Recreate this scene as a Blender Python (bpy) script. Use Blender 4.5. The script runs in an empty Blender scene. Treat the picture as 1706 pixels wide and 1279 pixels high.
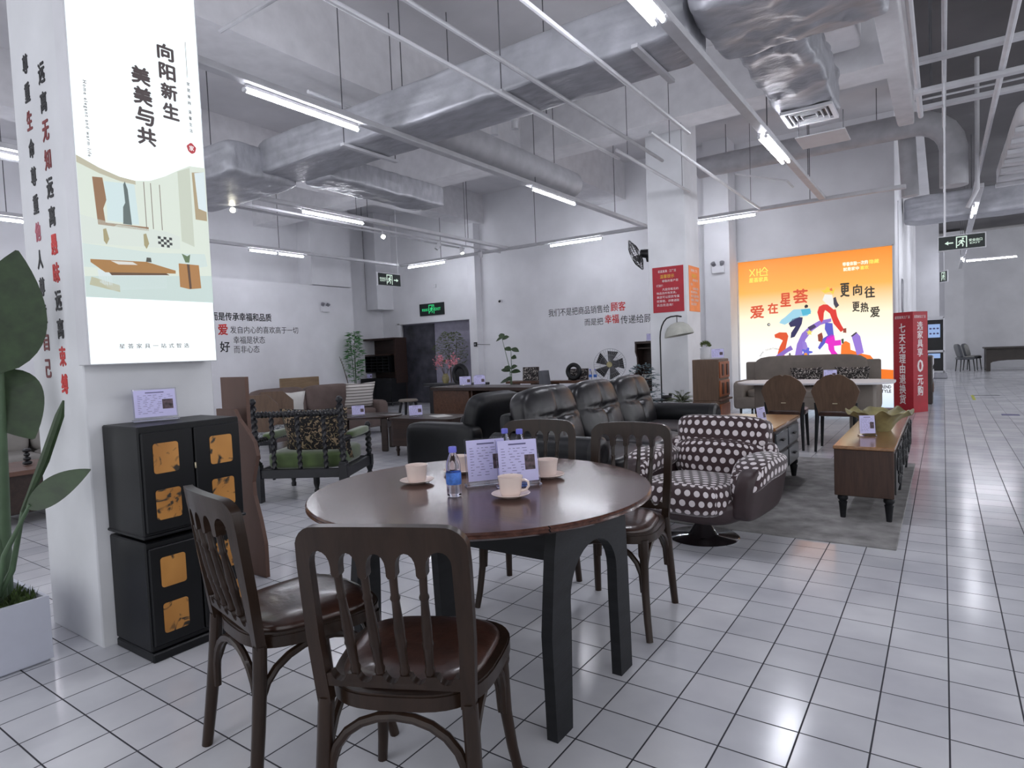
import bpy, bmesh, math, random
from mathutils import Vector, Matrix, noise as mnoise
random.seed(7)
PI = math.pi
scn = bpy.context.scene
COL = scn.collection

# ------------------------------------------------------------------ camera
H_CAM = 1.2582
yaw, pitch, roll = 0.6073, 0.0489, -0.0399
cy_, sy_, cp_, sp_ = math.cos(yaw), math.sin(yaw), math.cos(pitch), math.sin(pitch)
fwd = Vector((-sy_*cp_, cy_*cp_, -sp_)); rgt = Vector((cy_, sy_, 0)); upv = rgt.cross(fwd)
r2 = math.cos(roll)*rgt + math.sin(roll)*upv
u2 = -math.sin(roll)*rgt + math.cos(roll)*upv
cam_d = bpy.data.cameras.new('camera')
cam_d.sensor_width = 36.0
cam_d.lens = 1036.74/1706*36.0
cam_d.clip_start = .05
cam_d.clip_end = 200
cam = bpy.data.objects.new('camera', cam_d)
COL.objects.link(cam)
cam.matrix_world = Matrix(((r2.x, u2.x, -fwd.x, 0), (r2.y, u2.y, -fwd.y, 0), (r2.z, u2.z, -fwd.z, H_CAM), (0, 0, 0, 1)))
scn.camera = cam

# ------------------------------------------------------------------ world, exposure
wd = bpy.data.worlds.new('world'); scn.world = wd; wd.use_nodes = True
wd.node_tree.nodes['Background'].inputs[0].default_value = (.93, .95, 1.0, 1)
wd.node_tree.nodes['Background'].inputs[1].default_value = 1.4
vs = scn.view_settings
vs.view_transform = 'Standard'; vs.look = 'None'; vs.gamma = 1; vs.use_curve_mapping = False
vs.exposure = 0.0
TUBE = 82.0        # tube light emission

# ------------------------------------------------------------------ materials
def lin(c):
    return tuple((x/255/12.92 if x/255 <= .04045 else ((x/255+.055)/1.055)**2.4) for x in c)
def nodes(name):
    m = bpy.data.materials.new(name); m.use_nodes = True
    nt = m.node_tree
    return m, nt, nt.nodes['Principled BSDF']
def N(nt, t, **kw):
    n = nt.nodes.new(t)
    for k, v in kw.items():
        if k in n.inputs.keys(): n.inputs[k].default_value = v
        else: setattr(n, k, v)
    return n
def ramp(nt, fac, stops):
    r = nt.nodes.new('ShaderNodeValToRGB')
    while len(r.color_ramp.elements) < len(stops): r.color_ramp.elements.new(.5)
    for e, (p, c) in zip(r.color_ramp.elements, stops):
        e.position = p; e.color = (*lin(c), 1)
    nt.links.new(fac, r.inputs[0])
    return r
def math_(nt, op, a, b=None, c=None):
    n = nt.nodes.new('ShaderNodeMath'); n.operation = op
    for i, x in enumerate((a, b, c)):
        if x is None: continue
        if isinstance(x, (int, float)): n.inputs[i].default_value = x
        else: nt.links.new(x, n.inputs[i])
    return n.outputs[0]
def mat(name, rgb, rough=.5, metal=0., var=.08, scale=6., stretch=(1, 1, 1), bump=0., bscale=60., coat=0., spec=.5, sheen=0.):
    m, nt, b = nodes(name)
    tc = N(nt, 'ShaderNodeTexCoord'); mp = N(nt, 'ShaderNodeMapping'); mp.inputs['Scale'].default_value = stretch
    nt.links.new(tc.outputs['Object'], mp.inputs[0])
    no = N(nt, 'ShaderNodeTexNoise', Scale=scale, Detail=4.); nt.links.new(mp.outputs[0], no.inputs['Vector'])
    lo = tuple(max(0, x*(1-var)) for x in rgb); hi = tuple(min(255, x*(1+var)) for x in rgb)
    r = ramp(nt, no.outputs[0], [(.3, lo), (.7, hi)])
    nt.links.new(r.outputs[0], b.inputs['Base Color'])
    b.inputs['Roughness'].default_value = rough; b.inputs['Metallic'].default_value = metal
    b.inputs['Coat Weight'].default_value = coat; b.inputs['Coat Roughness'].default_value = .12
    b.inputs['Specular IOR Level'].default_value = spec
    if sheen: b.inputs['Sheen Weight'].default_value = sheen
    if bump:
        n2 = N(nt, 'ShaderNodeTexNoise', Scale=bscale, Detail=3.); nt.links.new(mp.outputs[0], n2.inputs['Vector'])
        bp = N(nt, 'ShaderNodeBump', Strength=bump, Distance=.01); nt.links.new(n2.outputs[0], bp.inputs['Height'])
        nt.links.new(bp.outputs[0], b.inputs['Normal'])
    return m
def emis(name, rgb, s):
    m, nt, b = nodes(name)
    b.inputs['Base Color'].default_value = (.03, .03, .03, 1); b.inputs['Roughness'].default_value = .4
    b.inputs['Emission Color'].default_value = (*lin(rgb), 1); b.inputs['Emission Strength'].default_value = s
    return m
def wood(name, dark, light, axis=0, rough=.35, scale=3., coat=.1, bump=.05, spec=.3):
    m, nt, b = nodes(name)
    tc = N(nt, 'ShaderNodeTexCoord'); mp = N(nt, 'ShaderNodeMapping')
    s = [9, 9, 9]; s[axis] = .9; mp.inputs['Scale'].default_value = s
    nt.links.new(tc.outputs['Object'], mp.inputs[0])
    no = N(nt, 'ShaderNodeTexNoise', Scale=scale, Detail=6., Roughness=.65, Distortion=.6); nt.links.new(mp.outputs[0], no.inputs['Vector'])
    r = ramp(nt, no.outputs[0], [(.3, dark), (.72, light)])
    nt.links.new(r.outputs[0], b.inputs['Base Color'])
    b.inputs['Roughness'].default_value = rough; b.inputs['Coat Weight'].default_value = coat; b.inputs['Coat Roughness'].default_value = .15; b.inputs['Specular IOR Level'].default_value = spec
    bp = N(nt, 'ShaderNodeBump', Strength=bump, Distance=.01); nt.links.new(no.outputs[0], bp.inputs['Height'])
    nt.links.new(bp.outputs[0], b.inputs['Normal'])
    return m
M = {}
def floor_mat():
    m, nt, b = nodes('white_floor_tiles')
    tc = N(nt, 'ShaderNodeTexCoord'); sp = N(nt, 'ShaderNodeSeparateXYZ'); nt.links.new(tc.outputs['Object'], sp.inputs[0])
    def cell(o, off):
        t = math_(nt, 'DIVIDE', math_(nt, 'SUBTRACT', o, off), .2)
        f = math_(nt, 'FRACT', t); fl = math_(nt, 'FLOOR', t)
        return math_(nt, 'ABSOLUTE', math_(nt, 'SUBTRACT', f, .5)), fl
    dx, ix = cell(sp.outputs[0], .0101); dy, iy = cell(sp.outputs[1], .1044)
    d = math_(nt, 'MAXIMUM', dx, dy)
    g = N(nt, 'ShaderNodeMapRange'); g.inputs['From Min'].default_value = .4835; g.inputs['From Max'].default_value = .4895
    nt.links.new(d, g.inputs['Value'])
    cb = N(nt, 'ShaderNodeCombineXYZ'); nt.links.new(ix, cb.inputs[0]); nt.links.new(iy, cb.inputs[1])
    wn = N(nt, 'ShaderNodeTexWhiteNoise'); nt.links.new(cb.outputs[0], wn.inputs['Vector'])
    r = ramp(nt, wn.outputs['Value'], [(0, (214, 215, 219)), (.5, (221, 222, 226)), (1, (228, 228, 231))])
    no = N(nt, 'ShaderNodeTexNoise', Scale=2.2, Detail=4.); nt.links.new(tc.outputs['Object'], no.inputs['Vector'])
    r2_ = ramp(nt, no.outputs[0], [(.3, (226, 226, 230)), (.7, (255, 255, 255))])
    mx = N(nt, 'ShaderNodeMix'); mx.data_type = 'RGBA'; mx.blend_type = 'MULTIPLY'; mx.inputs[0].default_value = 1
    nt.links.new(r.outputs[0], mx.inputs[6]); nt.links.new(r2_.outputs[0], mx.inputs[7])
    m2 = N(nt, 'ShaderNodeMix'); m2.data_type = 'RGBA'; nt.links.new(g.outputs[0], m2.inputs[0])
    nt.links.new(mx.outputs[2], m2.inputs[6]); m2.inputs[7].default_value = (*lin((52, 52, 60)), 1)
    nt.links.new(m2.outputs[2], b.inputs['Base Color'])
    rr = N(nt, 'ShaderNodeMapRange'); rr.inputs['To Min'].default_value = .16; rr.inputs['To Max'].default_value = .8
    nt.links.new(g.outputs[0], rr.inputs['Value']); nt.links.new(rr.outputs[0], b.inputs['Roughness'])
    bp = N(nt, 'ShaderNodeBump', Strength=.5, Distance=.002); bp.invert = True
    ad = math_(nt, 'ADD', g.outputs[0], math_(nt, 'MULTIPLY', no.outputs[0], .4))
    nt.links.new(ad, bp.inputs['Height']); nt.links.new(bp.outputs[0], b.inputs['Normal'])
    return m
def dots_mat():
    m, nt, b = nodes('polka_dot_velvet')
    tc = N(nt, 'ShaderNodeTexCoord'); sp = N(nt, 'ShaderNodeSeparateXYZ'); nt.links.new(tc.outputs['UV'], sp.inputs[0])
    P = .062
    v = math_(nt, 'DIVIDE', sp.outputs[1], P); fv = math_(nt, 'SUBTRACT', math_(nt, 'FRACT', v), .5)
    row = math_(nt, 'MODULO', math_(nt, 'FLOOR', v), 2)
    u = math_(nt, 'ADD', math_(nt, 'DIVIDE', sp.outputs[0], P), math_(nt, 'MULTIPLY', row, .5))
    fu = math_(nt, 'SUBTRACT', math_(nt, 'FRACT', u), .5)
    d = math_(nt, 'SQRT', math_(nt, 'ADD', math_(nt, 'MULTIPLY', fu, fu), math_(nt, 'MULTIPLY', fv, fv)))
    r = ramp(nt, d, [(.31, (214, 206, 208)), (.33, (52, 30, 34))])
    nt.links.new(r.outputs[0], b.inputs['Base Color']); b.inputs['Roughness'].default_value = .8
    b.inputs['Sheen Weight'].default_value = .3
    return m
def ink_mat():
    m, nt, b = nodes('painted_gold_panel')
    tc = N(nt, 'ShaderNodeTexCoord')
    oi = N(nt, 'ShaderNodeObjectInfo')
    ad = N(nt, 'ShaderNodeVectorMath'); ad.operation = 'ADD'; nt.links.new(tc.outputs['Object'], ad.inputs[0])
    sc_ = N(nt, 'ShaderNodeVectorMath'); sc_.operation = 'SCALE'; nt.links.new(oi.outputs['Location'], sc_.inputs[0]); sc_.inputs['Scale'].default_value = 7.
    nt.links.new(sc_.outputs[0], ad.inputs[1])
    a = N(nt, 'ShaderNodeTexNoise', Scale=9., Detail=6., Distortion=2.2); nt.links.new(ad.outputs[0], a.inputs['Vector'])
    c = N(nt, 'ShaderNodeTexNoise', Scale=4., Detail=2.); nt.links.new(ad.outputs[0], c.inputs['Vector'])
    base = ramp(nt, c.outputs[0], [(.3, (168, 112, 48)), (.7, (206, 146, 74))])
    msk = N(nt, 'ShaderNodeMapRange'); msk.inputs['From Min'].default_value = .55; msk.inputs['From Max'].default_value = .63
    nt.links.new(a.outputs[0], msk.inputs['Value'])
    mx = N(nt, 'ShaderNodeMix'); mx.data_type = 'RGBA'; nt.links.new(msk.outputs[0], mx.inputs[0])
    nt.links.new(base.outputs[0], mx.inputs[6]); mx.inputs[7].default_value = (*lin((44, 38, 30)), 1)
    nt.links.new(mx.outputs[2], b.inputs['Base Color']); b.inputs['Roughness'].default_value = .45
    return m
def floral_mat(name, bg, cols, scale=16.):
    m, nt, b = nodes(name)
    tc = N(nt, 'ShaderNodeTexCoord')
    nz = N(nt, 'ShaderNodeTexNoise', Scale=scale*.6, Detail=4., Distortion=2.5); nt.links.new(tc.outputs['Object'], nz.inputs['Vector'])
    vo = N(nt, 'ShaderNodeTexVoronoi', Scale=scale*.8); nt.links.new(tc.outputs['Object'], vo.inputs['Vector'])
    pick = ramp(nt, vo.outputs['Color'], [(0, cols[0]), (.5, cols[1]), (1, cols[2])])
    mk = N(nt, 'ShaderNodeMapRange'); mk.inputs['From Min'].default_value = .53; mk.inputs['From Max'].default_value = .57
    nt.links.new(nz.outputs[0], mk.inputs['Value'])
    mx = N(nt, 'ShaderNodeMix'); mx.data_type = 'RGBA'; nt.links.new(mk.outputs[0], mx.inputs[0])
    mx.inputs[6].default_value = (*lin(bg), 1); nt.links.new(pick.outputs[0], mx.inputs[7])
    nt.links.new(mx.outputs[2], b.inputs['Base Color']); b.inputs['Roughness'].default_value = .85
    return m
def stripe_mat(name, bg, ln, freq, axis=2):
    m, nt, b = nodes(name)
    tc = N(nt, 'ShaderNodeTexCoord'); sp = N(nt, 'ShaderNodeSeparateXYZ'); nt.links.new(tc.outputs['Object'], sp.inputs[0])
    f = math_(nt, 'FRACT', math_(nt, 'MULTIPLY', sp.outputs[axis], freq))
    r = ramp(nt, f, [(.72, bg), (.76, ln)]); nt.links.new(r.outputs[0], b.inputs['Base Color']); b.inputs['Roughness'].default_value = .9
    return m
def table_top_mat():
    m, nt, b = nodes('glossy_dark_table_veneer')
    tc = N(nt, 'ShaderNodeTexCoord'); mp = N(nt, 'ShaderNodeMapping'); mp.inputs['Scale'].default_value = (1.2, 14, 14)
    nt.links.new(tc.outputs['Object'], mp.inputs[0])
    no = N(nt, 'ShaderNodeTexNoise', Scale=4., Detail=7., Distortion=.5); nt.links.new(mp.outputs[0], no.inputs['Vector'])
    r = ramp(nt, no.outputs[0], [(.3, (60, 39, 34)), (.7, (92, 62, 52))])
    sp = N(nt, 'ShaderNodeSeparateXYZ'); nt.links.new(tc.outputs['Object'], sp.inputs[0])
    seam = math_(nt, 'LESS_THAN', math_(nt, 'ABSOLUTE', math_(nt, 'SUBTRACT', math_(nt, 'ABSOLUTE', sp.outputs[1]), .37)), .0017)
    mx = N(nt, 'ShaderNodeMix'); mx.data_type = 'RGBA'; nt.links.new(seam, mx.inputs[0])
    nt.links.new(r.outputs[0], mx.inputs[6]); mx.inputs[7].default_value = (.004, .003, .003, 1)
    nt.links.new(mx.outputs[2], b.inputs['Base Color'])
    b.inputs['Roughness'].default_value = .22; b.inputs['Specular IOR Level'].default_value = .4; b.inputs['Coat Weight'].default_value = .2; b.inputs['Coat Roughness'].default_value = .1
    bp = N(nt, 'ShaderNodeBump', Strength=.05, Distance=.01); nt.links.new(no.outputs[0], bp.inputs['Height']); nt.links.new(bp.outputs[0], b.inputs['Normal'])
    return m
def glass_mat(name, rgb=(255, 255, 255), rough=.02, ior=1.3):
    m, nt, b = nodes(name)
    b.inputs['Base Color'].default_value = (*lin(rgb), 1); b.inputs['Transmission Weight'].default_value = 1
    b.inputs['Roughness'].default_value = rough; b.inputs['IOR'].default_value = ior
    return m
def grad_emit(name, z0, z1, stops, s):
    # printed colours of the backlit sheet, from its lower to its upper edge
    m, nt, b = nodes(name)
    tc = N(nt, 'ShaderNodeTexCoord'); sp = N(nt, 'ShaderNodeSeparateXYZ'); nt.links.new(tc.outputs['Object'], sp.inputs[0])
    f = math_(nt, 'DIVIDE', math_(nt, 'SUBTRACT', sp.outputs[2], z0), z1-z0)
    r = ramp(nt, f, stops); nt.links.new(r.outputs[0], b.inputs['Emission Color']); b.inputs['Base Color'].default_value = (.03, .03, .03, 1)
    b.inputs['Emission Strength'].default_value = s
    return m
M.update(
    floor=floor_mat(),
    wall=mat('white_wall_paint', (220, 220, 224), .7, var=.03, scale=1.5, bump=.03),
    colm=mat('white_pillar_paint', (218, 219, 222), .6, var=.04, scale=2),
    ceil=mat('grey_white_ceiling_paint', (212, 211, 214), .8, var=.04, scale=1.2),
    ceil2=mat('dark_grey_ceiling_paint', (92, 90, 92), .9, var=.1, scale=.8),
    beam=mat('ceiling_beam_paint', (214, 213, 216), .75, var=.03),
    duct=mat('wrapped_duct_foil', (172, 173, 179), .42, metal=.25, var=.07, scale=5, bump=.9, bscale=7, stretch=(1, 2.2, 1)),
    sheet=mat('painted_sheet_duct', (176, 176, 180), .5, var=.05),
    pipe=mat('white_pipe_paint', (200, 200, 204), .45, var=.03),
    rod=mat('grey_steel_rod', (96, 96, 100), .5, metal=.4),
    trunk=mat('white_trunking', (196, 196, 200), .5, var=.03),
    tube=emis('lit_white_tube', (241, 243, 253), TUBE),
    spot=emis('lit_spot_lens', (255, 250, 226), 30.),
    white=mat('white_plastic', (214, 214, 218), .45, var=.02),
    black=mat('black_plastic', (24, 24, 26), .4, var=.1),
    chairwood=wood('dark_chair_wood', (33, 23, 17), (50, 36, 28), 2, .3, coat=.12, spec=.25),
    leatherseat=mat('brown_seat_leather', (58, 37, 30), .28, var=.2, scale=14, bump=.12, bscale=45, coat=.3),
    tabletop=table_top_mat(),
    blackwood=mat('black_stained_wood', (26, 27, 30), .5, var=.15, scale=5, stretch=(1, 1, 6), bump=.08, bscale=30, spec=.25),
    cabblack=mat('black_lacquer', (13, 14, 17), .4, var=.2, scale=3, spec=.3),
    ink=ink_mat(), brass=mat('pale_brass', (206, 196, 168), .3, metal=.8),
    walnut=wood('walnut_veneer', (50, 34, 27), (74, 52, 42), 2, .4),
    walnutx=wood('walnut_veneer_lengthwise', (66, 43, 33), (96, 68, 52), 1, .32),
    darkwalnut=wood('dark_walnut', (38, 27, 24), (58, 42, 36), 0, .4),
    board=mat('brown_painted_board', (94, 66, 54), .55, var=.06, scale=3, stretch=(3, 3, .6)),
    headboard=wood('oak_headboard', (112, 92, 70), (140, 118, 92), 1, .5),
    topwarm=wood('warm_table_veneer', (124, 88, 58), (158, 116, 80), 1, .22, coat=.6),
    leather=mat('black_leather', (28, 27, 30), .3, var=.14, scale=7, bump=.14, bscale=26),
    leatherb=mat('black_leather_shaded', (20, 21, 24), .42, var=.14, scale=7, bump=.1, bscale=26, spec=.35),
    plum=mat('plum_leather', (52, 38, 40), .45, var=.1, scale=6),
    dots=dots_mat(), chrome=mat('chrome', (190, 190, 194), .12, metal=1., var=.02),
    rug=mat('grey_carved_rug', (142, 140, 139), .95, var=.16, scale=7, bump=.5, bscale=40),
    beige=mat('taupe_sofa_fabric', (122, 114, 106), .8, var=.05, bump=.05),
    browns=mat('brown_sofa_fabric', (98, 84, 80), .85, var=.07, bump=.05),
    greys=mat('grey_sofa_leather', (128, 124, 120), .6, var=.05),
    green=mat('green_velvet', (70, 88, 46), .8, var=.2, scale=5, sheen=.5),
    twist=mat('black_turned_wood', (22, 22, 27), .35, var=.2, coat=.15, spec=.35),
    floral=floral_mat('dark_floral_fabric', (26, 24, 26), [(120, 110, 78), (168, 144, 116), (82, 82, 52)], 30.),
    greyfl=floral_mat('grey_patterned_fabric', (92, 96, 100), [(160, 164, 166), (190, 190, 190), (120, 124, 128)], 30),
    floralb=floral_mat('ivory_black_fabric', (36, 32, 32), [(196, 188, 180), (150, 142, 138), (210, 204, 196)], 30),
    stripe=stripe_mat('striped_cushion_fabric', (198, 194, 190), (92, 84, 82), 20),
    ivory=mat('ivory_fabric', (206, 204, 200), .9, var=.04),
    ceramic=mat('pale_pink_ceramic', (232, 214, 206), .25, var=.02, coat=.3),
    acrylic=glass_mat('clear_acrylic', (236, 236, 250), .05, 1.2),
    paper=mat('lilac_price_sheet', (204, 200, 240), .7, var=.03),
    print=mat('printed_grey', (96, 92, 132), .7), photo=mat('printed_photo', (74, 60, 66), .6, var=.5, scale=60),
    pet=glass_mat('clear_bottle_plastic', (238, 240, 255), .03, 1.25), cap=mat('blue_cap', (108, 110, 214), .4),
    lab=mat('blue_bottle_label', (64, 110, 200), .5, var=.35, scale=30),
    red=mat('red_print', (168, 28, 44), .5, var=.05), orange=mat('orange_print', (246, 138, 70), .5, var=.04),
    redink=mat('red_lettering', (196, 44, 40), .6), ink_black=mat('black_lettering', (26, 26, 30), .6),
    maroon=mat('maroon_lettering', (120, 44, 46), .6), pinkink=mat('rose_lettering', (176, 96, 110), .6),
    whiteink=mat('white_lettering', (232, 226, 226), .6), yellowink=mat('yellow_lettering', (226, 186, 60), .6),
    leaf=mat('deep_green_leaf', (44, 62, 36), .5, var=.15, scale=3, stretch=(1, 8, 8)), stem=mat('green_stem', (74, 96, 70), .55, var=.1),
    leaf2=mat('fresh_green_leaf', (64, 128, 60), .5, var=.3, scale=20), leaf3=mat('blue_green_leaf', (70, 88, 94), .6, var=.25, scale=20),
    leaf4=mat('olive_leaf', (88, 100, 58), .6, var=.3, scale=20), moss=mat('moss', (56, 72, 34), .95, var=.4, scale=30, bump=1., bscale=30),
    planter=mat('white_planter', (198, 201, 214), .4, var=.02), pink=mat('pink_petals', (206, 132, 144), .7, var=.2, scale=20),
    bark=mat('brown_bark', (76, 66, 58), .8, var=.2), exitg=emis('lit_exit_green', (40, 200, 120), 1.1), exitw=emis('lit_exit_white', (214, 236, 222), 1.0),
    exitb=mat('exit_sign_face', (22, 34, 32), .4), screen=emis('lit_screen_blue', (150, 180, 230), .9), glasspane=glass_mat('lamp_glass', (230, 230, 228), .25, 1.1),
    shade=mat('pleated_white_shade', (176, 176, 168), .8), bowl=mat('olive_glazed_ceramic', (138, 130, 92), .4, var=.2, scale=10),
    door=mat('grey_door_panel', (150, 147, 164), .5, var=.05), doord=mat('dark_grey_mural', (62, 62, 70), .6, var=.35, scale=3),
    desk=mat('dark_desk_laminate', (56, 50, 46), .5, var=.1), shell=mat('grey_chair_shell', (84, 86, 92), .6), inner=mat('light_grey_upholstery', (150, 150, 148), .8),
    tape=mat('dark_floor_tape', (60, 60, 66), .7), tapey=mat('yellow_floor_tape', (176, 178, 60), .7), metalgrey=mat('brushed_metal', (150, 150, 156), .35, metal=.7),
    carved=mat('black_carved_lattice', (30, 28, 28), .5, var=.2), bluebl=mat('blue_black_drawer', (58, 64, 70), .3, var=.1, coat=.4), redwood=wood('red_brown_drawer', (122, 66, 40), (166, 98, 60), 2, .35),
    cabbrown=wood('brown_cabinet_side', (84, 66, 54), (106, 84, 68), 2, .5))

# ------------------------------------------------------------------ mesh builder
class MB:
    def __init__(s, T=None):
        s.bm = bmesh.new(); s.T = T or Matrix(); s.uv = s.bm.loops.layers.uv.new('uv')
    def _x(s, vs_):
        for v in vs_: v.co = s.T @ v.co
    def box(s, c, d, b=0., seg=1, R=None):
        r = bmesh.ops.create_cube(s.bm, size=1.); vv = r['verts']
        for v in vv: v.co = Vector((v.co.x*d[0], v.co.y*d[1], v.co.z*d[2]))
        if b:
            ee = list({e for v in vv for e in v.link_edges})
            o = bmesh.ops.bevel(s.bm, geom=ee, offset=min(b, min(d)*.45), segments=seg, profile=.5, affect='EDGES')
            vv = list({v for f in o['faces'] for v in f.verts} | {v for v in vv if v.is_valid})
        for v in vv:
            if R: v.co = R @ v.co
            v.co += Vector(c)
        s._x(vv); return s
    def tube(s, pts, r, n=8, closed=False):
        pts = [Vector(p) for p in pts]; k = len(pts)
        rr = r if isinstance(r, (list, tuple)) else [r]*k
        rings = []; ref = None
        for i, p in enumerate(pts):
            a = pts[i-1] if (i or closed) else p; b = pts[(i+1) % k] if (i < k-1 or closed) else p
            t = (b-a).normalized()
            if ref is None:
                ref = Vector((0, 0, 1)) if abs(t.z) < .9 else Vector((1, 0, 0))
            x = ref - t*ref.dot(t)
            if x.length < 1e-4: x = t.orthogonal()
            x.normalize(); y = t.cross(x); ref = x
            rings.append([s.bm.verts.new(s.T @ (p + rr[i]*(math.cos(2*PI*j/n)*x + math.sin(2*PI*j/n)*y))) for j in range(n)])
        for i in range(k if closed else k-1):
            A, B = rings[i], rings[(i+1) % k]
            for j in range(n): s.bm.faces.new((A[j], A[(j+1) % n], B[(j+1) % n], B[j]))
        if not closed:
            s.bm.faces.new(rings[0][::-1]); s.bm.faces.new(rings[-1])
        return s
    def cyl(s, a, b, r, r1=None, n=16):
        return s.tube([a, b], [r, r if r1 is None else r1], n)
    def lathe(s, prof, c=(0, 0, 0), n=24, sx=1., sy=1.):
        c = Vector(c); rings = []
        for r, z in prof:
            if r < 1e-5: rings.append([s.bm.verts.new(s.T @ (c+Vector((0, 0, z))))])
            else: rings.append([s.bm.verts.new(s.T @ (c+Vector((r*sx*math.cos(2*PI*j/n), r*sy*math.sin(2*PI*j/n), z)))) for j in range(n)])
        for A, B in zip(rings, rings[1:]):
            for j in range(n):
                q = [A[j % len(A)], A[(j+1) % len(A)], B[(j+1) % len(B)], B[j % len(B)]]
                u = []
                for v in q:
                    if v not in u: u.append(v)
                if len(u) > 2: s.bm.faces.new(u)
        return s
    def prism(s, out, h0, h1, f=None):
        # outline (a, b) extruded from h0 to h1; f maps (a, b, h) to a point
        f = f or (lambda a, b, h: (a, b, h))
        A = [s.bm.verts.new(Vector((a, b, h0))) for a, b in out]; B = [s.bm.verts.new(Vector((a, b, h1))) for a, b in out]
        n = len(out)
        fs = [s.bm.faces.new(A[::-1]), s.bm.faces.new(B)]
        for i in range(n): s.bm.faces.new((A[i], A[(i+1) % n], B[(i+1) % n], B[i]))
        for q in fs: q.normal_update()
        bmesh.ops.triangulate(s.bm, faces=fs)
        for v in A+B: v.co = s.T @ Vector(f(*v.co))
        return s
    def soft(s, c, d, e=5., n=7, R=None, fn=None):
        # rounded, upholstered block; uv in metres
        c = Vector(c); h = Vector(d)*.5; cache = {}
        for ax in range(3):
            for sg in (-1, 1):
                a1, a2 = (ax+1) % 3, (ax+2) % 3
                def P(i, j):
                    q = [0, 0, 0]; q[ax] = sg; q[a1] = 2*i/n-1; q[a2] = 2*j/n-1
                    key = tuple(round(x, 4) for x in q)
                    if key not in cache:
                        L = sum(abs(x)**e for x in q)**(1/e); p = Vector((q[0]/L*h.x, q[1]/L*h.y, q[2]/L*h.z))
                        if fn: p = Vector(fn(p))
                        if R: p = R @ p
                        cache[key] = s.bm.verts.new(s.T @ (p+c))
                    return cache[key]
                for i in range(n):
                    for j in range(n):
                        idx = [(i, j), (i+1, j), (i+1, j+1), (i, j+1)]
                        if sg < 0: idx.reverse()
                        fc = s.bm.faces.new([P(*k) for k in idx])
                        for lp, (ii, jj) in zip(fc.loops, idx):
                            uu, vv = (2*ii/n-1)*h[a1], (2*jj/n-1)*h[a2]
                            if ax == 0: uu, vv = uu, vv          # a1=y a2=z
                            elif ax == 1: uu, vv = vv, uu        # u=x v=z
                            lp[s.uv].uv = (uu+5+.3*ax, vv+5)
        return s
    def pillow(s, c, w, h, t, R=None, n=10):
        c = Vector(c); g = {}
        for sd in (-1, 1):
            for i in range(n+1):
                for j in range(n+1):
                    x, y = 2*i/n-1, 2*j/n-1; ed = i in (0, n) or j in (0, n)
                    k = (i, j, 0 if ed else sd)
                    if k in g: continue
                    th = t/2*((1-x**4)*(1-y**4))**.6; pin = 1-.09*(1-abs(x*y))
                    p = Vector((x*w/2*(pin if abs(y) < 2 else 1), sd*th, y*h/2*pin))
                    if R: p = R @ p
                    g[k] = s.bm.verts.new(s.T @ (p+c))
        for sd in (-1, 1):
            G = lambda i, j: g[(i, j, 0 if (i in (0, n) or j in (0, n)) else sd)]
            for i in range(n):
                for j in range(n):
                    q = [G(i, j), G(i+1, j), G(i+1, j+1), G(i, j+1)]
                    s.bm.faces.new(q if sd < 0 else q[::-1])
        return s
    def leaf(s, base, tip, w, nrm=(0, 0, 1), droop=0., n=6, fold=.25, shape=.5):
        b, t = Vector(base), Vector(tip); d = t-b; nv = Vector(nrm); sd = d.cross(nv)
        if sd.length < 1e-6: sd = d.orthogonal()
        sd.normalize(); nv = sd.cross(d).normalized(); prev = None
        for i in range(n+1):
            f = i/n; ww = w/2*math.sin(PI*min(1, f**shape if shape < 1 else f))**.8 if 0 < f < 1 else w*.02
            p = b+d*f-Vector((0, 0, droop*f*f))
            cur = [s.bm.verts.new(s.T @ q) for q in (p-sd*ww+nv*ww*fold, p, p+sd*ww+nv*ww*fold)]
            if prev:
                for k in (0, 1): s.bm.faces.new((prev[k], prev[k+1], cur[k+1], cur[k]))
            prev = cur
        return s
    def build(s, name, material, parent=None, smooth=True, ang=.7, recalc=True):
        if recalc: bmesh.ops.recalc_face_normals(s.bm, faces=s.bm.faces[:])
        me = bpy.data.meshes.new(name); s.bm.to_mesh(me); s.bm.free()
        if smooth:
            me.polygons.foreach_set('use_smooth', [True]*len(me.polygons)); me.set_sharp_from_angle(angle=ang)
        me.materials.append(material if not isinstance(material, str) else M[material])
        o = bpy.data.objects.new(name, me); COL.objects.link(o)
        if parent: o.parent = parent
        return o
def tag(o, label=None, cat=None, group=None, kind=None):
    if label: o['label'] = label
    if cat: o['category'] = cat
    if group: o['group'] = group
    if kind: o['kind'] = kind
    return o
def thing(name, label, cat, loc=(0, 0, 0), rz=0., group=None):
    o = bpy.data.objects.new(name, None); COL.objects.link(o); o.empty_display_size = .1
    o.location = loc; o.rotation_euler = (0, 0, rz)
    return tag(o, label, cat, group)
def kids(o): return [c for c in COL.objects if c.parent == o]
def dup(o, label, loc, rz=0., group=None, parent=None):
    c = o.copy(); COL.objects.link(c)
    if parent: c.parent = parent
    else: c.location = loc; c.rotation_euler = (0, 0, rz)
    if label: c['label'] = label
    if group: c['group'] = group
    for k in kids(o): dup(k, None, None, 0, None, c)
    return c
def struct(name, mb, m, parent=None, label=None, **kw):
    o = mb.build(name, m, parent, **kw); o['kind'] = 'structure'
    if label: o['label'] = label
    return o
def Rz(a): return Matrix.Rotation(a, 4, 'Z')
def Rx(a): return Matrix.Rotation(a, 4, 'X')
def Ry(a): return Matrix.Rotation(a, 4, 'Y')
def face_to(vx, vy): return math.atan2(-vx, vy)      # turn local +y towards (vx, vy)
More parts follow.
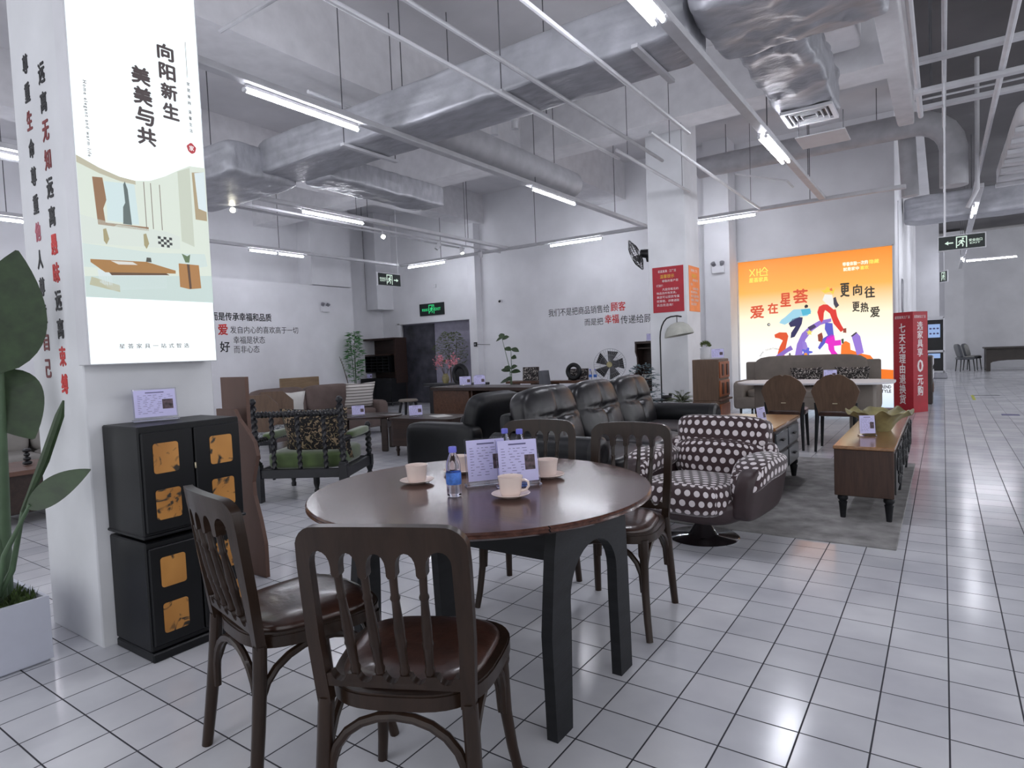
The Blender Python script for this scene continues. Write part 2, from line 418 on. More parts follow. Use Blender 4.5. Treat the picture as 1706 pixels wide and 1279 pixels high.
def arc(c, r, a0, a1, n, pl='xy'):
    return [(c[0]+r*math.cos(a0+(a1-a0)*i/n), c[1]+r*math.sin(a0+(a1-a0)*i/n)) for i in range(n+1)]

# writing: outlines of letters laid on a face (origin, right, up), fitted to a rectangle
class Face:
    def __init__(s, o, u, v): s.o, s.u, s.v = Vector(o), Vector(u), Vector(v); s.n = s.u.cross(s.v)
    def p(s, a, b, d=0.): return s.o+a*s.u+b*s.v+d*s.n
    def poly(s, name, pts, m, parent, d0=.0005, d1=.002):
        mb = MB(); mb.prism(pts, d0, d1, lambda a, b, h: s.p(a, b, h)); return mb.build(name, m, parent, smooth=False)
    def text(s, name, body, rect, m, parent, bold=0., d=.0025, vertical=False, italic=0., spacing=1.):
        cu = bpy.data.curves.new('letters', 'FONT'); cu.body = '\n'.join(body) if vertical else body
        cu.align_x = 'CENTER' if vertical else 'LEFT'; cu.space_line = spacing if vertical else 1.1
        cu.space_character = spacing if not vertical else 1.; cu.resolution_u = 2; cu.extrude = .01; cu.shear = italic
        t = bpy.data.objects.new('letters', cu); COL.objects.link(t)
        dg = bpy.context.evaluated_depsgraph_get(); dg.update()
        me = bpy.data.meshes.new_from_object(t.evaluated_get(dg)); bpy.data.objects.remove(t); bpy.data.curves.remove(cu)
        xs = [v.co.x for v in me.vertices]; ys = [v.co.y for v in me.vertices]
        x0, x1, y0, y1 = min(xs), max(xs), min(ys), max(ys); u0, v0, u1, v1 = rect
        for v in me.vertices:
            a = u0+(v.co.x-x0)/max(1e-6, x1-x0)*(u1-u0); b = v0+(v.co.y-y0)/max(1e-6, y1-y0)*(v1-v0)
            v.co = s.p(a, b, d if v.co.z > 0 else .0004)
        if bold:      # heavier strokes: the same outlines laid again a hair to each side
            bb = bmesh.new(); bb.from_mesh(me); bb.verts.ensure_lookup_table(); bb.edges.ensure_lookup_table(); bb.faces.ensure_lookup_table(); k = bold*(v1-v0)*(1. if not vertical else 1/len(body))
            for q, (da, db) in enumerate(((k, 0), (-k, 0), (0, k), (0, -k))):
                for v in bmesh.ops.duplicate(bb, geom=bb.verts[:len(me.vertices)]+bb.edges[:len(me.edges)]+bb.faces[:len(me.polygons)])['geom']:
                    if isinstance(v, bmesh.types.BMVert): v.co += da*s.u+db*s.v+(q+1)*.00004*s.n
                bb.verts.ensure_lookup_table(); bb.edges.ensure_lookup_table(); bb.faces.ensure_lookup_table()
            bb.to_mesh(me); bb.free()
        me.materials.clear(); me.materials.append(M[m] if isinstance(m, str) else m)
        me.name = name; o = bpy.data.objects.new(name, me); COL.objects.link(o)
        if parent: o.parent = parent
        return o
# ------------------------------------------------------------------ room shell
YW = 12.5      # end wall with the door
YB = 12.9      # wall behind the big light box
XL = -12.4     # left wall (lower part)
struct('floor', MB().box((-2.5, 13, -.05), (24, 36, .1)), 'floor')
struct('ceiling', MB().box((-7.4, 13, 5.3), (14.2, 36, .2)), 'ceil')
struct('ceiling.001', MB().box((4.6, 13, 5.4), (9.8, 36, .2)), 'ceil2')
struct('ceiling_beam', MB().box((-5.9, 5, 4.815), (.7, 15, .77)), 'beam')
struct('ceiling_beam', MB().box((-7, 8.75, 4.8), (13, .5, .8)), 'beam')
struct('ceiling_beam', MB().box((-9.6, 5, 4.85), (.5, 15, .7)), 'beam')
# left wall: furred out below, recessed above with two boxed-in piers
lw = MB()
lw.box((XL-.35, 4.25, 1.54), (.7, 13.1, 3.08)); lw.box((XL-.6, 4.25, 4.15), (.2, 13.1, 2.1)); lw.box((XL-.3, 10.25, 4.15), (.6, 1.2, 2.1)); lw.box((XL-.35, 10.83, 1.54), (.7, .06, 3.08))
wl = struct('wall_left', lw, 'wall')
struct('wall_left_alcove', MB().box((XL-.75, 11.7, 2.6), (.2, 1.7, 5.2)), 'wall')
struct('wall_left_bulkhead', MB().box((XL-.41, 12.2, 3.9), (.42, .6, 2.6)), 'wall')
wb = MB()
wb.box((-13, YW+.15, 2.6), (1.1, .3, 5.2)); wb.box((-11.1, YW+.15, 3.7), (2.7, .3, 3.0)); wb.box((-6.7, YW+.15, 2.6), (6.1, .3, 5.2))
wk = struct('wall_back', wb, 'wall')
struct('wall_back_pier', MB().box((-9.62, YW-.12, 2.6), (.24, .25, 5.2)), 'wall')
struct('wall_light_box', MB().box((-2.2, YB+.1, 2.6), (3.02, .2, 5.2)), 'wall')
struct('wall_light_box_pier', MB().box((-3.6, YW+.05, 2.6), (.48, .5, 5.2)), 'wall')
ws = struct('wall_aisle', MB().box((-.79, 18, 2.6), (.2, 10, 5.2)), 'wall')
struct('wall_far', MB().box((4.2, 30.1, 2.6), (10.2, .2, 5.2)), 'wall')
struct('wall_far_pier', MB().box((.35, 29.6, 2.6), (.6, .8, 5.2)), 'wall')
struct('wall_far_screen_side', MB().box((-.4, 23.4, 2.6), (.6, .2, 5.2)), 'wall')
# door niche with its lintel and mural panels
dn = struct('door_1', MB().box((-11.1, YW+.2, 1.09), (2.74, .04, 2.22)), 'door', label='grey panel in the wide doorway at the end wall')
dark = MB().box((-11.85, YW+.165, 1.08), (1.14, .03, 2.14)).build('mural_panel', 'doord', dn); dark['label'] = 'dark grey panel painted with plants'
tr = struct('trim_1', MB().box((-11.12, YW-.03, 2.2), (2.66, .08, .06)).box((-12.38, YW-.03, 1.1), (.08, .08, 2.2)), 'wall')
struct('baseboard_back', MB().box((-6.7, YW-.012, .05), (6.0, .02, .1)), 'white')
# pillars
p1 = struct('wall_pillar', MB().box((-3.4, 1.475, 2.6), (.56, .59, 5.2), .006), 'colm', label='white square pillar with large lettering')
p2 = struct('wall_pillar_far', MB().box((-3.4, 9.385, 2.6), (.58, .61, 5.2), .006), 'colm', label='white square pillar carrying a red poster')
# lettering on pillar 1
F = Face((0, 1.18, 0), (1, 0, 0), (0, 0, 1))
def column_text(s, cols, xa, za, xb, zb, w, h):
    for i, (ch, c) in enumerate(zip(s, cols)):
        f = i/(len(s)-1); x = xa+(xb-xa)*f; z = za+(zb-za)*f
        F.text('lettering', ch, (x-w/2, z-h/2, x+w/2, z+h/2), c, p1, .03)
B_, R_, D_, K_ = 'ink_black', 'redink', 'maroon', 'pinkink'
column_text('尊重生命尊重他人尊重自己', [B_, B_, D_, B_, B_, B_, K_, B_, B_, B_, D_, D_], -3.50, 2.69, -3.50, 1.275, .058, .085)
column_text('远离无知远离愚昧远离束缚', [B_, B_, D_, D_, B_, B_, R_, R_, B_, B_, R_, R_], -3.325, 2.60, -3.325, 1.2, .066, .088)
# lettering on the left wall and the end wall
F = Face((XL, 0, 0), (0, 1, 0), (0, 0, 1))
for s, r, c, b in (('而是传承幸福和品质', (7.08, 2.19, 8.48, 2.36), B_, .02), ('爱', (7.215, 1.89, 7.42, 2.11), 'redink', .03), ('发自内心的喜欢高于一切', (7.48, 1.92, 9.17, 2.075), B_, 0),
                   ('好', (7.235, 1.53, 7.45, 1.75), B_, .02), ('幸福是状态', (7.54, 1.70, 8.29, 1.86), B_, 0), ('而非心态', (7.54, 1.50, 8.14, 1.66), B_, 0)):
    F.text('lettering', s, r, c, wl, b)
F = Face((0, YW, 0), (1, 0, 0), (0, 0, 1))
for s, r, c, b in (('我们不是把商品销售给', (-7.57, 2.075, -6.01, 2.25), B_, .0), ('顾客', (-5.975, 2.09, -5.63, 2.285), 'redink', .015),
                   ('而是把', (-6.63, 1.815, -6.17, 1.97), B_, 0), ('幸福', (-6.125, 1.83, -5.795, 2.02), 'redink', .015), ('传递给顾客', (-5.75, 1.8, -4.86, 1.985), B_, 0)):
    F.text('lettering', s, r, c, wk, b)

# ------------------------------------------------------------------ light trunking and tubes
ZT = 3.45
def trunking(a, b, label):
    t = MB(); a, b = Vector(a), Vector(b); d = (b-a); L = d.length; ax = 0 if abs(d.x) > abs(d.y) else 1
    sz = [.10, .10, .055]; sz[ax] = L
    t.box((a+b)/2, sz, .006)
    o = t.build('light_trunking', 'trunk', None, smooth=False); tag(o, label, 'light trunking', 'light trunkings')
    k = max(2, int(L/2.2))
    for i in range(k):
        p = a+d*((i+.5)/k)
        MB().cyl((p.x, p.y, p.z), (p.x, p.y, 5.2), .006, n=6).build('hanger_rod', 'rod', o)
    return o
trunking((-1.57, -4, 3.53), (-1.57, 11.1, 3.53), 'white light trunking over the polka dot armchair, with paired tubes')
trunking((-4.57, -4, 3.53), (-4.57, 11.1, 3.53), 'white light trunking running below the main duct to the column with the wall fan')
trunking((-7.72, -2, 3.53), (-7.72, 11.1, 3.53), 'white light trunking above the brown sofa')
trunking((-11.0, 0, 3.53), (-11.0, 11.14, 3.53), 'white light trunking along the left wall')
trunking((-11.0, 11.22, 3.53), (-.45, 11.22, 3.53), 'white light trunking crossing in front of the end wall')
trunking((.47, 12, 3.53), (.47, 26, 3.53), 'white light trunking above the far aisle')
trunking((3.0, -4, 3.53), (3.0, 27, 3.53), 'white light trunking added for the fill tubes right of the aisle')  # added run that carries fill tubes, mostly out of view
trunking((4.6, -4, 3.53), (4.6, 27, 3.53), 'second white light trunking added for the fill tubes far right of the aisle')  # another added run, unseen, for the outer row of fill tubes
def make_tube(L):
    t = thing('tube_light', 'x', 'tube light')
    MB().cyl((0, -L/2, 0), (0, L/2, 0), .016, n=10).build('tube', 'tube', t)
    for s in (-1, 1): MB().cyl((0, s*L/2, 0), (0, s*(L/2+.025), 0), .018, n=10).build('end_cap', 'white', t)
    MB().box((0, 0, .034), (.035, L, .03), .004).build('batten', 'white', t)
    return t
T12 = make_tube(1.16); T06 = make_tube(.58); used = set()
def tube(src, x, y, label, rz=0., z=ZT, group='tube lights'):
    if src not in used:
        used.add(src); src.location = (x, y, z); src.rotation_euler = (0, 0, rz); src['label'] = label; src['group'] = group; return src
    return dup(src, label, (x, y, z), rz, group)
HP = PI/2
tube(T12, -4.59, 3.61, 'long lit tube beside the top right corner of the white light box')
tube(T12, -4.53, 7.76, 'lit tube below the round duct left of the far pillar')
tube(T12, -7.70, 6.46, 'lit tube under the side branch of the foil duct, left of centre')
tube(T12, -7.78, 1.95, 'upper of two lit tubes left of the lettered pillar')
tube(T12, -11.0, 3.0, 'lower of two lit tubes left of the lettered pillar')
tube(T06, -11.0, 7.43, 'left half of the short lit pair along the left wall')
tube(T06, -11.0, 8.07, 'right half of the short lit pair along the left wall')
for dx, w in ((-.035, 'left'), (.035, 'right')):
    tube(T12, -1.57+dx, 7.7, w+' tube of the lit pair near the ceiling vent')
    tube(T12, -1.57+dx, 3.57, w+' tube of the lit pair at the top edge of the photo')
tube(T12, -10.15, 11.22, 'lit tube washing the wall above the exit sign of the doorway', HP)
tube(T12, -6.1, 11.22, 'lit tube across the wall above the slogan lettering', HP)
tube(T12, -3.2, 11.22, 'lit tube right of the far pillar above the orange light box', HP)
tube(T12, .44, 14.0, 'lit tube beyond the hanging exit sign over the aisle')
tube(T12, 1.15, 23.0, 'lit tube across the far wall above the long desk', HP)
tube(T06, .5, 22.6, 'short lit tube end at the far end of the aisle')
OV = 'fill tube added to brighten the room, outside the picture'  # tubes added as fill light, nearly all out of view
for x, y in ((4.6, 0), (4.6, 4), (4.6, 8), (4.6, 12), (4.6, 16), (4.6, 20), (3, 21), (3.0, 25), (4.6, 25), (-11, .8), (-1.57, -.9), (3.0, 2.0), (3.0, 5.5), (3.0, 9.0), (3, 13), (3, 17), (3.0, -1.5), (.47, 18.5)):
    tube(T12, x, y, OV, 0, ZT, 'added fill tubes outside the picture')
# spot track with lamps
tr = tag(MB().box((-8.35, 7.0, 3.58), (.035, 9.5, .03)).build('spot_track', 'white'), 'thin white spotlight track above the brown sofa', 'light track')
for i, y in enumerate((1, 4, 7, 10)): MB().cyl((-8.35, y+.5, 3.59), (-8.35, y+.5, 5.2), .005, n=6).build('hanger_rod', 'rod', tr)
def spot(y, label, on, aim):
    t = thing('track_spotlight', label, 'spotlight', (-8.35, y, 3.57), 0, 'track spotlights')
    MB().cyl((0, 0, 0), (0, 0, -.07), .012, n=8).build('bracket', 'white', t)
    a = Vector(aim).normalized(); c = Vector((0, 0, -.1))
    MB().tube([c-a*.07, c+a*.07], .042, 14).build('housing', 'white', t)
    MB().tube([c+a*.071, c+a*.075], .034, 14).build('lens', 'spot' if on else 'glasspane', t)
spot(5.2, 'brightest lit track spotlight, just right of the white light box', True, (.75, -.6, -.25))
spot(8.1, 'lit track spotlight above the hanging exit sign', True, (.75, -.6, -.25))
spot(9.6, 'unlit white track spotlight left of the small glowing one', False, (-.3, -.5, -.8))
spot(10.35, 'small glowing track spotlight above the doorway', True, (.4, -.2, -.9))
spot(11.0, 'unlit white track spotlight nearest the doorway wall', False, (-.3, .6, -.7))

# ------------------------------------------------------------------ ducts and pipes
def duct(name, label, boxes, m='duct', cat='air duct', wrinkle=.012):
    o = None
    for i, (a, b) in enumerate(boxes):
        a, b = Vector(a), Vector(b); mb = MB(); d = b-a
        mb.soft((a+b)/2, d, 14., 26, fn=lambda p: p+Vector((0, 0, 0)))
        k = .9
        for v in mb.bm.verts:
            n_ = mnoise.noise_vector(v.co*3.1)*wrinkle+mnoise.noise_vector(v.co*9.)*wrinkle*.6; q_ = 1-abs(mnoise.noise(Vector((v.co.x*2.2, v.co.y*2.2, v.co.z*8.))))*2; n_ += Vector((0, -.7, -.7))*max(0, q_)**4*wrinkle*1.2
            v.co += n_
        if o is None:
            o = tag(mb.build(name, m), label, cat)
        else: mb.build('duct_section', m, o)
    return o
dA = duct('air_duct', 'long foil wrapped duct crossing the ceiling from left to right', [((-6.9, 4.62, 3.56), (-1.55, 5.24, 3.96)), ((-8.9, 4.2, 3.5), (-6.8, 5.2, 3.9)), ((-6.75, 5.2, 3.52), (-6.2, 7.35, 3.82))])
for x in (-5.2, -3.15, -1.9): MB().box((x, 4.92, 3.53), (.05, .8, .03)).build('support_bar', 'trunk', dA)
for x in (-5.2, -3.15):
    for y in (4.55, 5.3): MB().cyl((x, y, 3.54), (x, y, 5.2), .006, n=6).build('hanger_rod', 'rod', dA)
duct('foil_duct_hood', 'wrinkled foil duct with a branch dropping to the ceiling vent', [((-1.5, 4.5, 3.62), (-.3, 5.5, 4.25)), ((-1.42, 5.5, 3.66), (-.88, 7.55, 4.1)), ((-.3, 4.4, 3.9), (1.2, 5.3, 4.4))], wrinkle=.03)
v = thing('ceiling_vent', 'square white louvred ceiling vent at the end of the foil duct', 'ceiling vent', (-1.14, 7.29, 3.62))
fr = MB()
for s in (-1, 1): fr.box((s*.225, 0, 0), (.04, .49, .03)); fr.box((0, s*.225, 0), (.41, .04, .03))
fr.build('frame', 'white', v)
for i in range(3):
    w = .17-.05*i; lv = MB()
    for s in (-1, 1): lv.box((s*w, 0, -.0), (.012, 2*w, .03), R=None); lv.box((0, s*w, 0), (2*w, .012, .03))
    lv.build('louvre', 'white', v)
MB().box((0, 0, .02), (.42, .42, .01)).build('backing', 'black', v)
dp = tag(MB().box((-1.04, 7.46, 3.4), (.47, .46, .012), R=None).build('deflector_panel', 'white'), 'grey air deflector sheet hanging under the ceiling vent', 'air deflector')
for x in (-1.25, -.83): MB().cyl((x, 7.3, 3.405), (x, 7.3, 3.61), .004, n=6).build('hook', 'rod', dp)
def round_duct(label, pts, r):
    mb = MB(); mb.tube(pts, r, 24); o = tag(mb.build('round_duct', 'sheet'), label, 'round duct')
    a, b = Vector(pts[0]), Vector(pts[1])
    if abs(a.z-b.z) < .1:
        for f in (.15, .85):
            p = a.lerp(b, f); MB().cyl((p.x, p.y, p.z+r-.01), (p.x, p.y, 5.2), .006, n=6).build('hanger_rod', 'rod', o)
    return o
P = [(-3.69, 11.6, 4.52), (-.35, 11.6, 4.52)]+[(-.35+.49*math.sin(a), 11.6, 4.52-.49*(1-math.cos(a))) for a in (.3, .6, .9, 1.2, 1.5)]+[(.14, 11.6, 3.5)]
round_duct('round pale duct that bends down beside the orange light box wall', P, .18)
round_duct('thick round duct end below the long foil duct', [(-4.68, 5.2, 3.8), (-4.68, 8.55, 3.8)], .19)
round_duct('vertical round duct stub behind the aisle pipes', [(-.5, 11.9, 5.22), (-.42, 11.9, 3.5)], .12)
duct('far_air_duct', 'wide foil wrapped duct crossing above the far aisle', [((-.66, 15.2, 3.6), (6, 15.9, 4.12))])
duct('boxed_duct', 'flat white boxed duct running away above the orange light box', [((-.55, 6.2, 4.4), (-.33, 11.2, 4.6))], 'beam', wrinkle=0)
duct('wide_boxed_duct', 'wide grey duct on the ceiling right of the light box', [((-1.25, 6.0, 4.6), (-.75, 8.4, 4.9))], 'beam', wrinkle=0)
sd = duct('slatted_duct', 'broad pale slatted duct at the right edge of the ceiling', [((.72, 9.4, 3.7), (2.2, 13.4, 3.95))], 'beam', wrinkle=.004)
for i in range(7): MB().box((1.46, 9.7+.55*i, 3.67), (1.5, .1, .06), .004).build('slat', 'trunk', sd)
def pipe(label, pts, r=.02, m='pipe', name='sprinkler_pipe', group='sprinkler pipes', rods=False):
    o = tag(MB().tube(pts, r, 8).build(name, m), label, 'pipe', group)
    a, b = Vector(pts[0]), Vector(pts[1])
    if rods and abs(a.z-b.z) < .1:
        for f in (.12, .88):
            p = a.lerp(b, f); MB().cyl(p, (p.x, p.y, 5.2 if p.x < -.3 else 5.3), .004, n=6).build('hanger_rod', 'rod', o)
    return o
pipe('thin white pipe crossing the foil duct nearest the white light box', [(-3.13, 1.5, 3.5), (-3.13, 6.9, 3.5)])
pipe('thin white pipe crossing the middle of the foil duct', [(-2.79, 1.5, 3.52), (-2.79, 7.4, 3.52)])
pipe('thin white pipe crossing the foil duct near its right end', [(-2.19, 1.5, 3.5), (-2.19, 6.6, 3.5)])
pipe('thin white pipe behind the duct leading to the far pillar', [(-2.5, 6.3, 3.5), (-2.5, 11.0, 3.5)], rods=True)
pipe('thin white pipe beside the far pillar above the fan', [(-3.02, 6.6, 3.5), (-3.02, 9.05, 3.5)], rods=True)
pipe('slim white cross pipe above the ceiling vent', [(-1.0, 3.6, 3.66), (-1.0, 4.45, 3.66)])
pipe('white pipe with couplings running away over the aisle', [(-.21, 3.0, 3.9), (-.21, 9.1, 3.9)], .028)
pipe('second white pipe beside the aisle duct', [(.02, 4.5, 4.1), (.02, 10.5, 4.1)], .022)
pipe('white conduit at the right of the aisle ceiling', [(.5, 5.2, 3.9), (.48, 15.2, 3.9)], .03)
pipe('long white pipe from the ceiling to the left branch duct', [(-5.3, 4.2, 4.0), (-5.3, 9.2, 4.0)])
pipe('white cross pipe on the upper left ceiling', [(-5.5, 3.4, 4.35), (-2.4, 3.4, 4.35)])
pipe('white pipe along the left ceiling behind the branch duct', [(-9.2, 5.5, 3.75), (-9.2, 11.5, 3.75)])
for i, (y, z, w) in enumerate(((7.6, 4.0, 'nearest'), (8.1, 3.86, 'middle'), (9.15, 4.0, 'farthest'))):
    t = tag(MB().box((.55, y, z), (1.6, .1, .05), .004).build('cable_tray', 'pipe'), w+' of three white cable trays crossing over the aisle', 'cable tray', 'cable trays')
    for x in (-.1, 1.2): MB().cyl((x, y, z), (x, y, 5.3), .007, n=6).build('hanger_rod', 'rod', t)
pipe('thin grey conduit between the cable trays', [(-.25, 8.5, 3.9), (1.3, 8.5, 3.9)], .012)
pipe('vertical white riser pipe at the right of the round duct', [(.42, 11.6, 5.3), (.42, 11.6, 3.4), (.3, 11.6, 3.15)], .03, name='riser_pipe')
for i, x in enumerate((-5.2, -4.85)):
    tag(MB().lathe([(0, 4.35), (.05, 4.35), (.05, 4.9), (.1, 4.95), (.1, 5.2), (0, 5.2)], (x, 7.3, 0), 14).build('drop_pipe', 'pipe'), ('left', 'right')[i]+' of two vertical drop pipes behind the foil duct', 'pipe', 'drop pipes')
pipe('white pipe hanging in front of the end wall, right of the far pillar', [(-2.6, 9.9, 3.85), (-2.05, 10.9, 3.85), (-2.05, 11.4, 3.85)], .015)
# ------------------------------------------------------------------ light box on the pillar
LB = thing('light_box', 'tall glowing light box hung on the lettered pillar', 'light box', (-3.12, 1.45, 1.28))
HL = 1.78
mb = MB(); mb.box((.055, 0, HL/2), (.11, .575, HL), .004); mb.build('housing', 'white', LB)
F = Face((.111, -.285, -1.28), (0, 1, 0), (0, 0, 1))     # u = y-1.165, v = z of the room
M['lbwhite'] = emis('lightbox_white', (236, 246, 250), 1.25)
def E_(n, c, s=.95): M[n] = emis('lightbox_'+n, c, s); return n
F.poly('glowing_panel', [(.004, 1.284), (.566, 1.284), (.566, 3.05), (.004, 3.05)], M['lbwhite'], LB, 0, .001)
pic = F.poly('room_picture', [(.004, 1.572)]+[(.568, 1.572), (.568, 2.236), (.49, 2.229), (.44, 2.20), (.37, 2.155), (.30, 2.120), (.236, 2.107), (.17, 2.112), (.09, 2.134), (.004, 2.17)], M[E_('cream', (226, 236, 224), .9)], LB, .001, .002)
G = lambda n, pts, c, s=.9, d=.003: F.poly(n, pts, M[E_(n+str(len(M)), c, s)], pic, .002, d)
G('picture_band', [(.004, 2.17), (.09, 2.134), (.17, 2.112), (.236, 2.107), (.236, 2.09), (.17, 2.093), (.09, 2.11), (.004, 2.14)], (196, 192, 170))
G('picture_floor', [(.004, 1.572), (.568, 1.572), (.568, 1.705), (.004, 1.66)], (206, 224, 220))
G('picture_shadow', [(.03, 1.66), (.14, 1.63), (.14, 1.6), (.02, 1.625)], (190, 180, 140))
G('picture_mirror_frame', [(.06, 2.09), (.10, 2.094), (.11, 2.0), (.095, 1.96), (.10, 1.9), (.28, 1.905), (.28, 1.888), (.07, 1.888)], (150, 112, 78))
G('picture_mirror', [(.105, 2.08), (.23, 2.09), (.24, 1.91), (.108, 1.91), (.11, 1.96)], (214, 234, 236))
G('picture_tower', [(.183, 2.08), (.19, 2.095), (.2, 2.06), (.208, 1.905), (.172, 1.905), (.176, 1.98), (.186, 2.0)], (96, 110, 108), d=.004)
for x in (.27, .30, .34): G('picture_curtain_fold', [(x, 2.11), (x+.003, 2.11), (x+.003, 1.9), (x, 1.9)], (132, 120, 110))
G('picture_curtain', [(.43, 2.19), (.49, 2.22), (.49, 1.84), (.43, 1.86)], (206, 214, 198))
G('picture_blind', [(.50, 2.2), (.562, 2.215), (.562, 1.975), (.505, 1.975)], (178, 160, 126))
G('picture_window', [(.512, 2.2), (.562, 2.215), (.562, 2.02), (.522, 2.03)], (226, 240, 244), d=.004)
G('picture_sofa_back', [(.004, 1.92), (.15, 1.9), (.36, 1.895), (.42, 1.88), (.42, 1.82), (.004, 1.80)], (222, 232, 224))
G('picture_sofa_seat', [(.004, 1.80), (.3, 1.79), (.54, 1.81), (.55, 1.75), (.3, 1.70), (.004, 1.70)], (214, 230, 226))
for x in (.088, .255): G('picture_cushion_edge', [(x, 1.87), (x+.012, 1.875), (x+.022, 1.83), (x+.01, 1.805), (x, 1.82)], (170, 160, 120), d=.004)
for i in range(5):
    for j in range(4):
        if (i+j) % 2: G('picture_checker', [(.318+i*.013, 1.822+j*.012), (.331+i*.013, 1.822+j*.012), (.331+i*.013, 1.834+j*.012), (.318+i*.013, 1.834+j*.012)], (40, 44, 44), d=.004)
G('picture_table_top', [(.03, 1.735), (.26, 1.745), (.39, 1.716), (.39, 1.702), (.085, 1.683), (.03, 1.722)], (170, 122, 60), d=.004)
G('picture_table_box', [(.055, 1.695), (.11, 1.683), (.345, 1.695), (.345, 1.63), (.11, 1.605), (.06, 1.64)], (222, 234, 236))
G('picture_table_gap', [(.10, 1.684), (.345, 1.70), (.36, 1.692), (.11, 1.672)], (96, 66, 36), d=.004)
G('picture_vase', [(.258, 1.745), (.282, 1.745), (.28, 1.765), (.262, 1.765)], (70, 72, 60), d=.005)
G('picture_book', [(.11, 1.735), (.2, 1.738), (.22, 1.727), (.14, 1.722)], (226, 226, 220), d=.005)
G('picture_side_table', [(.407, 1.752), (.505, 1.752), (.51, 1.64), (.452, 1.632), (.407, 1.64)], (176, 124, 64), d=.004)
G('picture_side_gap', [(.446, 1.752), (.458, 1.752), (.462, 1.635), (.452, 1.633)], (84, 54, 30), d=.005)
G('picture_tulips', [(.44, 1.76), (.425, 1.8), (.45, 1.79), (.465, 1.8), (.458, 1.76)], (96, 120, 84), d=.005)
M['lbgrey'] = emis('lightbox_brown_grey', (92, 76, 78), .45); M['lbred'] = emis('lightbox_red', (196, 40, 52), .8)
T = lambda s, r, m='lbgrey', **k: F.text('lettering', s, r, m, LB, **k)
for i, ch in enumerate('向阳新生'): T(ch, (.374+i*.003, 2.705-i*.0905, .446+i*.003, 2.775-i*.0905), bold=.04)
for i, ch in enumerate('美美与共'): T(ch, (.252+i*.003, 2.555-i*.0905, .33+i*.003, 2.63-i*.0905), bold=.04)
F.poly('rule', [(.508, 2.656), (.5095, 2.656), (.5095, 2.825), (.508, 2.825)], M['lbgrey'], LB)
for i, ch in enumerate('家居雅尚'): T(ch, (.504, 2.618-i*.03, .518, 2.634-i*.03))
for i, ch in enumerate('温馨生活'): T(ch, (.504, 2.485-i*.03, .518, 2.501-i*.03))
F.poly('seal', [(.507+.022*math.cos(a)*(1+.08*math.sin(5*a)), 2.318+.024*math.sin(a)*(1+.08*math.cos(4*a))) for a in [i*PI/12 for i in range(24)]], M['lbred'], LB)
T('家', (.496, 2.306, .518, 2.33), 'lbwhite', d=.0032)
Fe = Face(F.p(.052, 2.494), (0, 0, -1), (0, 1, 0)); Fe.text('lettering', 'Home elegant and warm life', (0, -.006, .32, .012), 'lbgrey', LB, spacing=1.4)
T('星荟家具一站式智选', (.121, 1.349, .432, 1.371), spacing=1.8)

# ------------------------------------------------------------------ price sheet stands
def stand(w=.15, h=.11, photo=True):
    t = thing('price_stand', 'x', 'sign holder')
    R = Matrix.Translation((0, 0, .008)) @ Rx(-.16)
    MB(R).box((0, 0, h/2+.012), (w+.012, .007, h+.012)).build('acrylic_sleeve', 'acrylic', t, smooth=False)
    MB().box((0, .012, .006), (w+.02, .05, .008), .002).build('foot', 'acrylic', t, smooth=False)
    sh = MB(R).box((0, -.0048, h/2+.012), (w, .002, h)).build('price_sheet', 'paper', t, smooth=False)
    pr = MB(R); rnd = random.Random(int(w*1000+h*777))
    pr.box((0, -.0062, .012+h*.9), (w*.45, .0008, h*.035))
    for k in range(11):
        z = .012+h*(.80-.066*k); x = -w*.42
        while x < w*(.10 if photo and k > 2 else .36):
            l = w*rnd.uniform(.04, .12); pr.box((x+l/2, -.0062, z), (l, .0008, h*.012)); x += l+w*rnd.uniform(.03, .16)
    pr.build('printed_lines', 'print', sh, smooth=False)
    if photo: MB(R).box((w*.30, -.0063, .012+h*.45), (w*.26, .0008, h*.36)).build('printed_photo', 'photo', sh, smooth=False)
    return t
PS = stand(); PSB = stand(.17, .125); PSP = stand(.105, .135); PST = stand(.155, .16); used_s = set()
def price(x, y, z, rz, label, big=False, photo=True, tall=False, table=False):
    s = PST if table else PSP if tall else PSB if big else PS
    g = 'price stands'
    if s not in used_s:
        used_s.add(s); s.location = (x, y, z); s.rotation_euler = (0, 0, rz); s['label'] = label; s['group'] = g; return s
    return dup(s, label, (x, y, z), rz, g)
# local front of a stand is -y; rz turns it

# ------------------------------------------------------------------ round dining table
TC = (-1.5, 1.915); TR = .658; TZ = .745
t = thing('round_dining_table', 'large round dark brown table on black arched legs', 'dining table', (TC[0], TC[1], 0))
MB().lathe([(0, TZ-.032), (TR-.03, TZ-.032), (TR-.012, TZ-.026), (TR, TZ-.018), (TR-.004, TZ-.012), (TR, TZ-.006), (TR-.006, TZ), (0, TZ)], n=96).build('tabletop', 'tabletop', t)
def arch_panel(x, name):
    y0, y1, zt = -.262, .322, TZ-.033
    o = [(y0, 0), (y0+.10, 0), (y0+.115, .34)]
    c0, c1 = y0+.115, y1-.115; r = (c1-c0)/2; zc = .43
    o += [(c0+.0, zc-.03)]+[((c0+c1)/2-r*math.cos(a), zc+.155*math.sin(a)) for a in [PI*i/14 for i in range(15)]]+[(c1, zc-.03)]
    o += [(y1-.115, .34), (y1-.10, 0), (y1, 0), (y1-.012, .4), (y1-.03, zt), (y0+.045, zt), (y0+.02, .6), (y0-.012, .35)]
    mb = MB(); mb.prism(o, x-.02, x+.02, lambda a, b, h: (h, a, b)); return mb.build(name, 'blackwood', t, smooth=False)
arch_panel(.455, 'leg_panel'); arch_panel(-.455, 'leg_panel')
